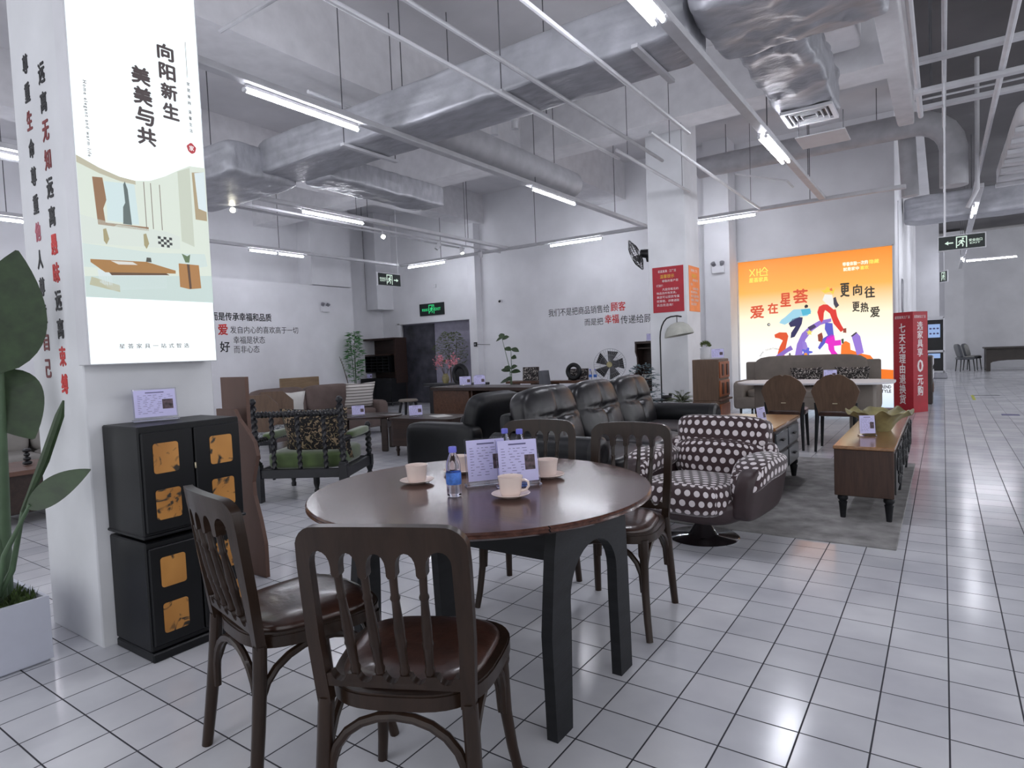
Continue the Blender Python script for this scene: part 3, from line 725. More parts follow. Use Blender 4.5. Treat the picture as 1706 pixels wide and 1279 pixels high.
ap = MB(); ap.box((0, -.16, TZ-.11), (.87, .03, .15)); ap.box((0, .22, TZ-.11), (.87, .03, .15)); ap.box((0, .03, TZ-.045), (.87, .38, .02)); ap.build('apron', 'blackwood', t, smooth=False)

# ------------------------------------------------------------------ bentwood dining chairs (front is +y)
def make_chair():
    c = thing('dining_chair', 'x', 'chair')
    def lean(z): return -.185-.12*max(0, z-.44)-.14*max(0, .44-z)**1.3
    def bmap(a, b, h): return (a, lean(b)+h-.035*(1-(a/.21)**2)*min(1, max(0, (b-.44)/.3)), b)
    W_, zt = .208, .882
    o = [(-W_+.012, .43)]+[(-W_+.002, .6), (-W_, .78)]
    o += [(-W_+.06-.06*math.cos(a), zt-.06+.06*math.sin(a)) for a in [PI/2*i/6 for i in range(1, 7)]]
    o += [(x, zt+.006*(1-(x/.15)**2)) for x in (-.10, -.05, 0, .05, .10)]
    o += [(W_-.06+.06*math.sin(a), zt-.06+.06*math.cos(a)) for a in [PI/2*i/6 for i in range(0, 6)]]
    o += [(W_, .78), (W_-.002, .6), (W_-.012, .43), (W_-.046, .43), (W_-.038, .6), (W_-.038, .775)]
    xs = [W_-.038-(2*(W_-.038))*i/5 for i in range(6)]
    for i in range(5):
        xa, xb = xs[i], xs[i+1]; ga = .0 if i == 0 else .011; gb = 0 if i == 4 else .011
        a0, a1 = xa-ga, xb+gb; m = (a0+a1)/2; r = (a0-a1)/2
        if i: o.append((a0, .772))
        o += [(m+r*math.cos(q), .790+.035*math.sin(q)) for q in [PI*k/8 for k in range(0, 9)]]
        if i < 4: o += [(a1, .772), (a1-.004, .765)]
        if i < 4: o += [(a1-.018, .765)]
    o += [(-W_+.038, .775), (-W_+.038, .6), (-W_+.046, .43)]
    mb = MB(); mb.prism(o, -.014, .014, bmap); mb.build('back_frame', 'chairwood', c, ang=.6)
    # lower scalloped rail
    o = [(-.165, .475), (-.165, .508)]
    for i in range(5):
        xa = -.165+.066*i
        o += [(xa+.012, .512)]+[(xa+.033-.019*math.cos(q), .512-.022*math.sin(q)) for q in [PI*k/6 for k in range(1, 6)]]+[(xa+.054, .512)]
    o += [(.165, .508), (.165, .475)]
    mb = MB(); mb.prism(o, -.013, .013, bmap); mb.build('back_rail', 'chairwood', c, ang=.6)
    for i in range(4):
        x = xs[i+1]; xb = x*.9; mb = MB(); pts, rr = [], []
        for f, r in ((0, .010), (.06, .013), (.1, .010), (.16, .011), (.30, .0125), (.33, .0145), (.36, .0125), (.5, .013), (.66, .0105), (.76, .0095), (.79, .0125), (.82, .0095), (1, .010)):
            z = .508+f*(.77-.508); a = xb+(x-xb)*f; pts.append(bmap(a, z, 0)); rr.append(r)
        mb.tube(pts, rr, 10); mb.build('spindle', 'chairwood', c)
    for s in (-1, 1):
        pts = [(s*(.180+.022*max(0, .44-z)/.44), lean(z)-.0, z) for z in (.44, .33, .2, .1, 0)]
        MB().tube(pts, [.0205, .0205, .0195, .0185, .017], 10).build('rear_leg', 'chairwood', c)
        pts = [(s*.185, .185, .43), (s*.187, .187, .36), (s*.188, .188, .345), (s*.192, .194, .2), (s*.204, .212, .08), (s*.216, .228, 0)]
        MB().tube(pts, [.024, .024, .019, .018, .0165, .0155], 10).build('front_leg', 'chairwood', c)
    def seat_out(k, dy=0):
        o = []
        for i in range(40):
            a = 2*PI*i/40; ca, sa = math.cos(a), math.sin(a); e = .62
            x = math.copysign(abs(ca)**e, ca); y = math.copysign(abs(sa)**e, sa)
            w = .222+.022*y; o.append((x*w*k, (y*.222)*k+.02+dy))
        return o
    mb = MB(); mb.prism(seat_out(1), .418, .452); mb.prism(seat_out(.985), .452, .458); mb.build('seat_frame', 'chairwood', c, ang=.5)
    mb = MB(); rings = [(.88, .456), (.88, .464), (.85, .474), (.75, .483), (.5, .489), (.2, .491)]; prev = None
    for k, z in rings:
        cur = [mb.bm.verts.new((x, y, z)) for x, y in seat_out(k)]
        if prev:
            for j in range(40): mb.bm.faces.new((prev[j], prev[(j+1) % 40], cur[(j+1) % 40], cur[j]))
        prev = cur
    mb.bm.faces.new(prev); mb.build('seat_cushion', 'leatherseat', c)
    def brace(a, b, name='brace'):
        a, b = Vector(a), Vector(b); pts = []
        for i in range(13):
            f = i/12; q = PI*f; p = a.lerp(b, .5-.5*math.cos(q)); p.z = .2+.205*math.sin(q)**.7; pts.append(p)
        MB().tube(pts, .0125, 8).build(name, 'chairwood', c)
    brace((-.175, lean(.2)+.01, 0), (.175, lean(.2)+.01, 0)); brace((-.18, .19, 0), (.18, .19, 0))
    for s in (-1, 1): brace((s*.182, lean(.2)+.01, 0), (s*.188, .185, 0))
    return c
ch = make_chair(); CG = 'bentwood chairs around the round table'
ch.location = (-1.165, 1.19, 0); ch.rotation_euler = (0, 0, face_to(-.43, .9))
ch['label'] = 'nearest dark wooden spindle-back chair, its back to the camera'; ch['group'] = CG
dup(ch, 'dark wooden spindle-back chair seen side-on beside the black cabinets', (-1.775, 1.235, 0), face_to(.2, .98), CG)
dup(ch, 'dark wooden spindle-back chair behind the price stands on the round table', (-1.775, 2.66, 0), face_to(.28, -.96), CG)
dup(ch, 'dark wooden spindle-back chair between the round table and the polka dot armchair', (-1.275, 2.66, 0), face_to(.09, -.995), CG)

# ------------------------------------------------------------------ things on the round table
def make_cup():
    c = thing('coffee_cup', 'x', 'cup')
    MB().lathe([(0, .004), (.027, .004), (.032, .0), (.038, .012), (.042, .053), (.0455, .07), (.0435, .07), (.040, .053), (.036, .014), (0, .01)], n=28).build('cup_body', 'ceramic', c)
    MB().tube([(.040, 0, .056), (.053, 0, .059), (.066, 0, .052), (.068, 0, .037), (.059, 0, .024), (.038, 0, .018)], .0046, 8).build('handle', 'ceramic', c)
    return c
def make_saucer():
    return MB().lathe([(0, 0), (.03, 0), (.034, .003), (.063, .011), (.070, .0165), (.068, .018), (.058, .014), (.03, .0065), (0, .0065)], n=32).build('saucer', 'ceramic')
cup = make_cup(); sau = tag(make_saucer(), 'x', 'saucer')
for i, (x, y, r, w) in enumerate(((-1.77, 1.84, 2.6, 'left of the front water bottle'), (-1.275, 1.80, .3, 'in front of the price stands, nearest the camera'), (-1.335, 2.15, -2.4, 'right of the price stands'), (-1.745, 2.08, 2.4, 'half hidden behind the left price stand'))):
    cl, sl = 'pale pink cup '+w, 'pale pink saucer under the cup '+w
    if i == 0:
        cup.location = (x, y, TZ+.0067); cup.rotation_euler = (0, 0, r); cup['label'] = cl; cup['group'] = 'coffee cups'
        sau.location = (x, y, TZ); sau['label'] = sl; sau['group'] = 'saucers'
    else: dup(cup, cl, (x, y, TZ+.0067), r, 'coffee cups'); dup(sau, sl, (x, y, TZ), 0, 'saucers')
def make_bottle():
    b = thing('water_bottle', 'x', 'bottle')
    prof = [(0, .004), (.018, .0), (.026, .006), (.0275, .02), (.0265, .04), (.0275, .045), (.0275, .09), (.0265, .093), (.027, .105), (.026, .12), (.02, .142), (.0125, .158), (.0115, .166), (.0115, .172), (0, .172)]
    MB().lathe(prof, n=24).build('bottle_body', 'pet', b)
    MB().lathe([(0, .162), (.0145, .162), (.0148, .18), (.0135, .183), (0, .183)], n=20).build('cap', 'cap', b)
    MB().lathe([(.0279, .046), (.0281, .048), (.0281, .088), (.0279, .09)], n=24).build('label', 'lab', b)
    return b
bt = make_bottle()
bt.location = (-1.475, 1.725, TZ); bt['label'] = 'small water bottle in front of the price stands on the round table'; bt['group'] = 'water bottles'
dup(bt, 'left of two water bottles behind the price stands on the round table', (-1.60, 2.23, TZ), .4, 'water bottles')
dup(bt, 'right of two water bottles behind the price stands on the round table', (-1.525, 2.235, TZ), .9, 'water bottles')
price(-1.475, 1.93, TZ, .9, 'left price stand on the round table, partly covered by the other', table=True)
price(-1.345, 1.96, TZ, .85, 'right price stand with chair photo on the round table', table=True)

# ------------------------------------------------------------------ stacked black cabinets
def cabinet(z, h, label, plinth):
    t = thing('painted_cabinet', label, 'cabinet', (-2.945, 1.462, z), 0, 'stacked black cabinets')
    # front is +x
    w, d = .46, .33
    MB().box((0, 0, h/2+plinth/2), (d, w, h-plinth), .006).build('carcass', 'cabblack', t, smooth=False)
    if plinth: MB().box((.012, 0, plinth/2), (d+.01, w+.006, plinth), .006).build('plinth', 'cabblack', t, smooth=False)
    else: MB().box((.004, 0, .008), (d+.012, w+.01, .014), .004).build('bottom_rail', 'cabblack', t, smooth=False)
    for s in (-1, 1):
        dr = MB().box((d/2+.006, s*.112, plinth+(h-plinth)/2), (.018, .217, h-plinth-.05), .004).build('door', 'cabblack', t, smooth=False)
        for q in (-1, 1):
            o = []
            for cx, cy, a in ((.036, .046, 0), (-.036, .046, 1), (-.036, -.046, 2), (.036, -.046, 3)):
                o += [(cx*1.15+.012*math.cos(a*PI/2+k*PI/8), cy*1.15+.012*math.sin(a*PI/2+k*PI/8)) for k in range(5)]
            mb = MB(); mb.prism(o, 0, .004, lambda a, b, h_: (h_, a, b)); p = mb.build('painted_panel', 'ink', dr, smooth=False)
            p.location = (d/2+.0135, s*.125, plinth+(h-plinth)/2+q*.1)
    MB().box((d/2+.018, .0, plinth+(h-plinth)/2+.045), (.006, .008, .028), .002).build('handle', 'brass', t)
    return t
cabinet(0, .515, 'lower black cabinet with gold painted panels, standing on the floor', .04)
cabinet(.53, .48, 'upper black cabinet with gold painted panels, topped by a price stand', 0)
# spacer under the upper cabinet belongs to the lower one
price(-3.0, 1.42, 1.012, 1.3, 'price stand on top of the black cabinets', True)

# ------------------------------------------------------------------ wavy board and tall board behind the cabinets
wv = [(-.21, 0), (.215, 0), (.215, .18)]+[(.215-.5*x, z) for x, z in ((0, .2), (.06, .33), (.16, .48), (.17, .56), (.1, .66), (.05, .72), (.1, .80), (.26, .88), (.38, .93))]+[(-.02, .99), (-.21, .99)]
mb = MB(); mb.prism(wv, -.012, .012, lambda a, b, h: (a, h, b)); o = tag(mb.build('wavy_board', 'board', None, smooth=False), 'brown board with a wavy edge standing behind the black cabinets', 'board'); o.location = (-3.49, 2.12, 0)
mb = MB(); mb.box((0, 0, .59), (.27, .025, 1.18)); o = tag(mb.build('tall_board', 'board', None, smooth=False), 'taller plain brown board between the pillar and the octagon-backed chairs', 'board'); o.location = (-3.67, 2.22, 0)

# ------------------------------------------------------------------ potted traveller palm at the left edge
t = thing('potted_plant', 'big leafed green plant in a white square planter at the left edge', 'potted plant', (-3.46, .85, 0))
mb = MB(); pw, pd, ph = .5, .34, .285
for s in (-1, 1): mb.box((s*(pw/2-.008), 0, ph/2+.006), (.016, pd, ph-.01)); mb.box((0, s*(pd/2-.008), ph/2+.006), (pw-.032, .016, ph-.01))
mb.box((0, 0, .012), (pw-.03, pd-.03, .02)); mb.build('planter', 'planter', t, smooth=False)
mb = MB(); mb.soft((0, 0, ph-.05), (pw-.04, pd-.04, .07), 6, 10, fn=lambda p: p+Vector((0, 0, .03*mnoise.noise(p*30))))
rnd = random.Random(3)
for i in range(160):
    x, y = rnd.uniform(-.22, .22), rnd.uniform(-.14, .14); mb.leaf((x, y, ph-.03), (x+rnd.uniform(-.03, .03), y+rnd.uniform(-.03, .03), ph+rnd.uniform(.01, .05)), .02, (rnd.random(), rnd.random(), .4), n=2)
mb.build('moss', 'moss', t, recalc=False)
L0 = Vector((-3.46, .85, 0))
def pl(*p): return [tuple(Vector(q)-L0) for q in p]
MB().tube(pl((-3.42, .92, .24), (-3.425, .945, .8), (-3.43, .97, 1.3)), [.035, .03, .02], 12).build('stem', 'stem', t)
MB().tube(pl((-3.38, .90, .24), (-3.46, .92, .9), (-3.52, .93, 1.2)), [.026, .022, .014], 12).build('stem', 'stem', t)
MB().tube(pl((-3.36, .86, .25), (-3.27, .915, .42), (-3.225, .955, .67)), [.014, .012, .009], 10).build('stem', 'stem', t)
MB().tube(pl((-3.33, .86, .25), (-3.24, .885, .5), (-3.135, .955, .71)), [.013, .011, .007], 10).build('stem', 'stem', t)
def blade(name, b, tip, w, nrm, droop=0, fold=.12, shape=.75):
    mb = MB(); mb.leaf(*pl(b, tip), w, nrm, droop, n=14, fold=fold, shape=shape); return mb.build(name, 'leaf', t, ang=2., recalc=False)
blade('leaf', (-3.40, .95, 1.26), (-3.30, 1.03, 1.79), .30, (.9, -.3, .1))
blade('leaf', (-3.50, .93, 1.3), (-3.50, .94, 1.75), .28, (.9, -.2, .1))
blade('leaf', (-3.5, .96, 1.27), (-3.37, 1.06, .96), .27, (.9, -.35, .1), shape=.7)
blade('leaf', (-3.15, .945, .70), (-2.93, 1.11, .845), .13, (.5, -.75, .45), .0, shape=.8)
mb = MB(); mb.tube(pl((-3.225, .955, .67), (-3.15, 1.02, .88), (-3.095, 1.07, 1.07), (-3.08, 1.083, 1.135)), [.01, .02, .018, .004], 8); mb.build('furled_leaf', 'leaf', t)
# ------------------------------------------------------------------ polka dot swivel armchair (front is +y)
t = thing('swivel_armchair', 'maroon swivel armchair with white polka dots on a round chrome foot', 'armchair', (-1.31, 4.03, 0), PI-.11)
MB().lathe([(0, 0), (.225, 0), (.23, .005), (.22, .012), (.105, .02), (.09, .03), (.03, .125), (0, .125)], n=48).build('pedestal', 'chrome', t)
MB().cyl((0, 0, .13), (0, 0, .19), .028, n=16).build('column', 'chrome', t)
mb = MB(); mb.soft((0, -.02, .25), (.70, .72, .2), 4, 8, fn=lambda p: Vector((p.x*(1+.25*p.z/.1*.5), p.y, p.z)))
for s in (-1, 1): mb.soft((s*.365, -.03, .36), (.15, .62, .34), 4.5, 8, fn=lambda p, s=s: Vector((p.x+s*.03*(p.z/.17), p.y, p.z)))
mb.soft((0, -.36, .46), (.66, .13, .5), 5, 8, R=Rx(.14)); mb.build('outer_shell', 'plum', t, ang=2)
MB().soft((0, .09, .315), (.60, .66, .23), 3.6, 12, R=Rx(.05)).build('seat_cushion', 'dots', t, ang=2)
mb = MB(); mb.soft((0, -.30, .47), (.64, .2, .30), 3.4, 12, R=Rx(.2)); mb.build('lumbar_cushion', 'dots', t, ang=2)
MB().soft((0, -.375, .65), (.64, .21, .23), 5, 12, R=Rx(.2)).build('headrest', 'dots', t, ang=2)
for s in (-1, 1):
    mb = MB(); mb.soft((s*.372, -.02, .495), (.225, .58, .15), 3.2, 12, fn=lambda p: Vector((p.x, p.y, p.z-.10*max(0, p.y/.31)**2.5)))
    mb.soft((s*.318, .2, .40), (.08, .10, .2), 3.2, 8); mb.build('arm_pad', 'dots', t, ang=2)
for s in (-1, 1): MB().soft((s*.33, -.33, .4), (.1, .12, .4), 4, 6).build('back_side_panel', 'dots', t, ang=2)

# ------------------------------------------------------------------ black leather sofa and matching armchair (front is +x)
def tuft(w, h, d, R=1):
    # tufted cushion in the y-z plane facing +x, one button and a cross seam
    def fn(p):
        y, z = p.y/(w/2), (p.z)/(h/2)
        if p.x > 0:
            dm = math.exp(-((y/.13)**2+((z-.05)/.13)**2))*.75
            cr = .5*math.exp(-((z-.05-.1*abs(y))/.055)**2)*(.25+.75*(1-min(1, abs(y)))) + .35*math.exp(-(y/.05)**2)*math.exp(-((z-.05)/.6)**2)
            wr = .05*math.sin(y*22+z*7)*math.exp(-((z-.05)/.25)**2)
            return Vector((p.x*(1.0-.9*max(dm, cr)+wr)+.02*(1-y*y), p.y, p.z))
        return p
    return fn
t = thing('leather_sofa', 'long black leather three seat sofa with tufted back, behind the round table', 'sofa', (-2.52, 5.45, 0))
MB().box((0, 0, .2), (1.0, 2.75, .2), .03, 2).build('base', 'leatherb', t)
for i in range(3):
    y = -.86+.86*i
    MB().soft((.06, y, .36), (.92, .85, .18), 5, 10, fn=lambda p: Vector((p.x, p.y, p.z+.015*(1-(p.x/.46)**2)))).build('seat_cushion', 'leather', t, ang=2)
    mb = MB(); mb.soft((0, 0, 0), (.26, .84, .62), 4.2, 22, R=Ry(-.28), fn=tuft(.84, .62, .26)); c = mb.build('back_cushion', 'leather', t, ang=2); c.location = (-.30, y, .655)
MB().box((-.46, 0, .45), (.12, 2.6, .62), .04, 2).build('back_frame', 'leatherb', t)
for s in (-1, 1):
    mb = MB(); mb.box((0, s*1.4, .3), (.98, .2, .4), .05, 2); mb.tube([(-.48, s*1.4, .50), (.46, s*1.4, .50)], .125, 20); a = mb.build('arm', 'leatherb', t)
    mb = MB(); mb.lathe([(0, .0), (.05, .025), (.1, .02), (.128, 0), (.128, -.05), (0, -.05)], n=24)
    for v in mb.bm.verts: v.co = Vector((v.co.z+.47, v.co.x+s*1.4, v.co.y+.50))
    mb.build('arm_roll_front', 'leather', a)
for x in (-.4, .4):
    for y in (-1.25, 1.25): MB().cyl((x, y, 0), (x, y, .11), .03, .025, 12).build('leg', 'black', t)
t = thing('leather_armchair', 'black leather armchair turned side-on, left of the long leather sofa', 'armchair', (-3.98, 4.95, 0), PI)
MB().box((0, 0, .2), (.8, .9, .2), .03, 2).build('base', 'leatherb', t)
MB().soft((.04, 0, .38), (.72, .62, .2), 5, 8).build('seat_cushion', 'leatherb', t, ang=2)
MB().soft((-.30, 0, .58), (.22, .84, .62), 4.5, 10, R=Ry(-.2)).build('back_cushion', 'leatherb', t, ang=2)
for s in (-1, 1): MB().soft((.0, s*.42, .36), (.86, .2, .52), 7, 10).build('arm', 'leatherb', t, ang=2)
for x in (-.3, .3):
    for y in (-.35, .35): MB().cyl((x, y, 0), (x, y, .11), .025, n=10).build('leg', 'black', t)

# ------------------------------------------------------------------ turned armchair with green seat (front is +y)
def twist(mb, a, b, r, lobes=2, turns=9, n=10, per=64):
    a, b = Vector(a), Vector(b); d = (b-a); L = d.length; tz = d.normalized(); x = tz.orthogonal().normalized(); y = tz.cross(x); prev = None
    k = max(12, int(L*per*1.2))
    for i in range(k+1):
        f = i/k; ph = turns*2*PI*f*L; cur = []
        for j in range(n):
            q = 2*PI*j/n; rr = r*(1+.3*math.cos(lobes*(q-ph)))
            cur.append(mb.bm.verts.new(mb.T @ (a+d*f+rr*(math.cos(q)*x+math.sin(q)*y))))
        if prev:
            for j in range(n): mb.bm.faces.new((prev[j], prev[(j+1) % n], cur[(j+1) % n], cur[j]))
        else: mb.bm.faces.new(cur[::-1])
        prev = cur
    mb.bm.faces.new(prev); return mb
t = thing('turned_armchair', 'black barley twist armchair with green velvet seat, seen from behind', 'armchair', (-4.93, 3.77, 0), face_to(-.5, .87))
W2, D2 = .40, .36
fin = [(0, 0), (.02, 0), (.024, .012), (.014, .02), (.03, .04), (.032, .055), (.018, .078), (0, .084)]
for s in (-1, 1):
    mb = MB(); mb.box((s*W2, -D2, .17), (.075, .075, .34), .004); mb.box((s*W2, -D2, .35), (.06, .06, .02)); twist(mb, (s*W2, -D2, .36), (s*W2, -D2-.03, .87), .026); mb.lathe(fin, (s*W2, -D2-.03, .865), 14); mb.build('back_post', 'twist', t)
    mb = MB(); mb.lathe([(0, 0), (.022, 0), (.026, .03), (.018, .05), (.03, .09), (.03, .12), (.02, .14), (.035, .18), (.035, .2), (0, .2)], (s*W2, D2, 0), 14); mb.box((s*W2, D2, .25), (.065, .065, .11), .004); twist(mb, (s*W2, D2, .3), (s*W2, D2, .56), .026); mb.lathe(fin, (s*W2, D2, .555), 14); mb.build('front_post', 'twist', t)
    mb = MB(); twist(mb, (s*W2, -D2, .56), (s*W2, D2-.0, .54), .02, turns=12); a = mb.build('arm_rail', 'twist', t)
    MB().soft((s*W2, .06, .575), (.09, .5, .07), 4, 8).build('arm_pad', 'green', a, ang=2)
    MB().box((s*W2, 0, .25), (.035, 2*D2-.07, .09), .004).build('side_rail', 'twist', t)
mb = MB(); twist(mb, (-W2, -D2-.02, .80), (W2, -D2-.02, .80), .026, turns=14); mb.build('top_rail', 'twist', t)
for x in (-.24, 0, .24): mb = MB(); twist(mb, (x, -D2, .30), (x, -D2-.02, .79), .019); mb.build('back_spindle', 'twist', t)
MB().box((0, -D2, .26), (2*W2-.07, .04, .08), .004).build('back_rail', 'twist', t); MB().box((0, D2, .25), (2*W2-.07, .035, .09), .004).build('front_rail', 'twist', t)
MB().lathe([(0, 0), (.022, 0), (.027, .03), (.017, .05), (.03, .1), (.03, .21), (0, .21)], (0, -.02, 0), 12).build('centre_leg', 'twist', t)
MB().soft((0, .02, .365), (.72, .68, .17), 6, 10).build('seat_cushion', 'green', t, ang=2)
o = tag(MB().pillow((0, 0, 0), .64, .5, .2, R=Rx(.22)).build('floral_cushion', 'floral', ang=2), 'dark floral cushion leaning in the turned armchair', 'cushion')
o.location = (-4.79, 3.685, .59); o.rotation_euler = (0, 0, t.rotation_euler.z)

# ------------------------------------------------------------------ octagon backed chairs (front is +y)
t = thing('octagon_back_chair', 'x', 'chair'); g = 'octagon backed wooden chairs'
def oct_(w, h, k): return [(-w/2+k, 0), (w/2-k, 0), (w/2, k), (w/2, h-k), (w/2-k, h), (-w/2+k, h), (-w/2, h-k), (-w/2, k)]
mb = MB(); mb.prism(oct_(.5, .42, .12), -.014, .014, lambda a, b, h: (a, -.22+h-.12*b, .48+b)); mb.build('backrest', 'cabbrown', t, smooth=False)
mb = MB(); mb.soft((0, .0, .455), (.47, .44, .07), 4, 8); mb.build('seat_cushion', 'greyfl', t, ang=2)
MB().box((0, 0, .405), (.44, .42, .05), .01).build('seat_frame', 'twist', t)
for x in (-.19, .19):
    for y in (-.17, .17): MB().tube([(x, y, .4), (x*1.1, y*1.1, 0)], [.022, .015], 10).build('leg', 'twist', t)
t.location = (-6.22, 3.95, 0); t.rotation_euler = (0, 0, face_to(.75, -.65)); t['label'] = 'octagon-backed wooden chair nearest the wavy board'; t['group'] = g
dup(t, 'octagon-backed wooden chair half hidden behind the other one', (-6.75, 4.55, 0), face_to(.8, -.6), g)

# ------------------------------------------------------------------ brown sofa by the left wall (front is +x)
def sofa(name, label, loc, rz, L, D, hb, ha, m, ns, legs='black', cush=.85):
    t = thing(name, label, 'sofa', loc, rz)
    MB().box((0, 0, .22), (D, L-.1, .2), .03, 2).build('base', m, t)
    wa = .2; ls = (L-2*wa)/ns
    for i in range(ns):
        y = -L/2+wa+ls*(i+.5)
        MB().soft((.08, y, .37), (D-.2, ls-.01, .17), 6, 8).build('seat_cushion', m, t, ang=2)
        MB().soft((-D/2+.17, y, .42+(hb-.42)/2), (.2, ls-.01, hb-.38), 6, 8, R=Ry(-.15)).build('back_cushion', m, t, ang=2)
    MB().box((-D/2+.06, 0, .12+(hb-.2)/2), (.12, L-.04, hb-.2), .03, 2).build('back_frame', m, t)
    for s in (-1, 1): MB().soft((.0, s*(L/2-wa/2), .1+(ha-.1)/2), (D-.02, wa, ha-.1), 8, 8).build('arm', m, t, ang=2)
    for x in (-D/2+.1, D/2-.1):
        for s in (-1, 1): MB().cyl((x, s*(L/2-.12), 0), (x, s*(L/2-.12), .13), .018, .024, 10).build('leg', legs, t)
    return t
sofa('brown_sofa', 'brown fabric sofa with pale cushions near the left wall', (-8.3, 6.4, 0), .0, 2.3, .95, .84, .56, 'browns', 2)
o = tag(MB().pillow((0, 0, 0), .42, .40, .13, R=Rx(.3)).build('white_cushion', 'ivory', ang=2), 'plain white cushion at the near end of the brown sofa', 'cushion'); o.location = (-8.05, 5.75, .63); o.rotation_euler = (0, 0, face_to(-.95, .3))
o = tag(MB().pillow((0, 0, 0), .52, .46, .14, R=Rx(.3)).build('striped_cushion', 'stripe', ang=2), 'striped cushion at the far end of the brown sofa', 'cushion'); o.location = (-8.03, 7.08, .66); o.rotation_euler = (0, 0, face_to(-.95, .3))
o = tag(MB().box((0, 0, .46), (.05, 1.0, .92), .01).build('headboard', 'headboard', smooth=False), 'oak headboard leaning on the left wall behind the brown sofa', 'headboard'); o.location = (-11.6, 8.55, 0)
# oval coffee table in front of it
t = thing('oval_coffee_table', 'oval dark coffee table in front of the brown sofa', 'coffee table', (-6.62, 5.9, 0), .55)
MB().lathe([(0, .455), (.50, .455), (.53, .465), (.53, .478), (.52, .485), (0, .485)], n=48, sx=1.0, sy=.72).build('tabletop', 'darkwalnut', t)
for s in (-1, 1):
    for q in (-1, 1):
        mb = MB(); mb.box((s*.33, q*.2, .23), (.09, .05, .455), .01); mb.build('leg', 'darkwalnut', t)
    MB().box((s*.33, 0, .36), (.05, .36, .1), .01).build('cross_rail', 'darkwalnut', t)
price(-6.6, 5.78, .485, .95, 'price stand on the oval coffee table', True, False)
# low cabinet table beside the leather armchair
t = thing('low_cabinet_table', 'low dark wooden cabinet table with a paper on it, behind the leather armchair', 'coffee table', (-5.42, 5.95, 0), .12)
o = []
for cx, cy, a in ((.47, .27, 0), (-.47, .27, 1), (-.47, -.27, 2), (.47, -.27, 3)): o += [(cx*.87+.08*math.cos(a*PI/2+k*PI/8), cy*.8+.08*math.sin(a*PI/2+k*PI/8)) for k in range(5)]
MB().prism(o, .47, .495).build('tabletop', 'darkwalnut', t, smooth=False)
MB().prism([(x*.96, y*.96) for x, y in o], .14, .47).build('carcass', 'darkwalnut', t, smooth=False)
MB().box((.2, -.268, .35), (.42, .02, .17), .004).build('drawer', 'black', t)
MB().cyl((.2, -.28, .36), (.2, -.3, .36), .014, n=10).build('knob', 'brass', t)
for s in (-1, 1):
    for q in (-1, 1): MB().lathe([(0, 0), (.014, 0), (.018, .05), (.028, .08), (.02, .1), (.028, .14), (0, .14)], (s*.4, q*.2, 0), 12).build('leg', 'darkwalnut', t)
price(-5.6, 5.86, .495, .95, 'price stand on the low dark cabinet table beside a loose paper', True)
o = tag(MB().box((0, 0, .002), (.21, .30, .003)).box((.03, -.03, .0038), (.1, .08, .0006)).build('paper_sheet', 'ivory', smooth=False), 'white printed sheet lying on the low dark cabinet table', 'paper'); o.location = (-5.3, 6.0, .495); o.rotation_euler = (0, 0, 1.1)

# ------------------------------------------------------------------ sideboard counter in the middle
t = thing('display_counter', 'long dark walnut counter with open compartments, in front of the end wall', 'counter', (-5.42, 7.25, 0), -.05)
MB().box((0, 0, .775), (1.86, .62, .05), .006).build('worktop', 'darkwalnut', t)
MB().box((-.55, 0, .39), (.72, .54, .72), .004).build('side_cabinet', 'walnutx', t)
mb = MB(); mb.box((.36, .24, .39), (1.06, .03, .72)); mb.box((.36, 0, .05), (1.06, .5, .04))
for x in (-.15, .2, .53, .87): mb.box((x, 0, .4), (.03, .5, .7))
mb.box((.36, 0, .4), (1.03, .5, .03)); mb.build('shelf_compartment', 'walnut', t, smooth=False)
ctp = .80
a = .8
price(-5.88, 7.24, ctp, a, 'left price stand of the pair on the dark walnut counter', True)
price(-5.68, 7.33, ctp, a, 'right price stand of the pair on the dark walnut counter', True)
# stool
t = thing('stool', 'small dark stool with a pale round seat beside the bookcase', 'stool', (-8.55, 8.75, 0), .3)
MB().lathe([(0, .41), (.18, .41), (.19, .43), (.17, .455), (0, .462)], n=28).build('seat', 'beige', t)
for s in (-1, 1):
    for q in (-1, 1): MB().tube([(s*.10, q*.10, .42), (s*.15, q*.15, 0)], [.028, .024], 10).build('leg', 'twist', t)
# bookcase at the back left
t = thing('bookcase', 'tall dark wooden bookcase cabinet left of the doorway', 'bookcase', (-12.5, 11.95, 0), .0)
bx = MB(); bx.box((-.58, 0, .9), (.06, .5, 1.8)); bx.box((.62, 0, 1.2), (.06, .42, 1.2)); bx.box((0, .2, .95), (1.2, .04, 1.7)); bx.box((0, 0, 1.78), (1.26, .46, .05)); bx.build('carcass', 'darkwalnut', t, smooth=False)
MB().box((.05, -.12, .42), (1.16, .56, .62), .004).build('base_cabinet', 'blackwood', t)
for i in range(2): MB().box((-.24+.58*i, -.41, .42), (.54, .02, .56), .004).build('door', 'blackwood', t)
mb = MB()
for z in (.9, 1.0, 1.08, 1.16, 1.24, 1.32): mb.box((-.1, .0, z), (.9, .38, .014))
for x in (-.55, -.32, -.1, .12, .34): mb.box((x, 0, 1.11), (.014, .38, .44))
mb.build('pigeon_hole_rack', 'blackwood', t, smooth=False)
MB().box((-.1, 0, 1.36), (1.1, .38, .025)).build('shelf', 'walnut', t)
for x in (-.5, .6):
    for y in (-.35, .1): MB().cyl((x, y, 0), (x, y, .11), .02, n=8).build('leg', 'black', t)
price(-12.76, 11.62, .73, .35, 'price stand on the ledge of the tall bookcase')

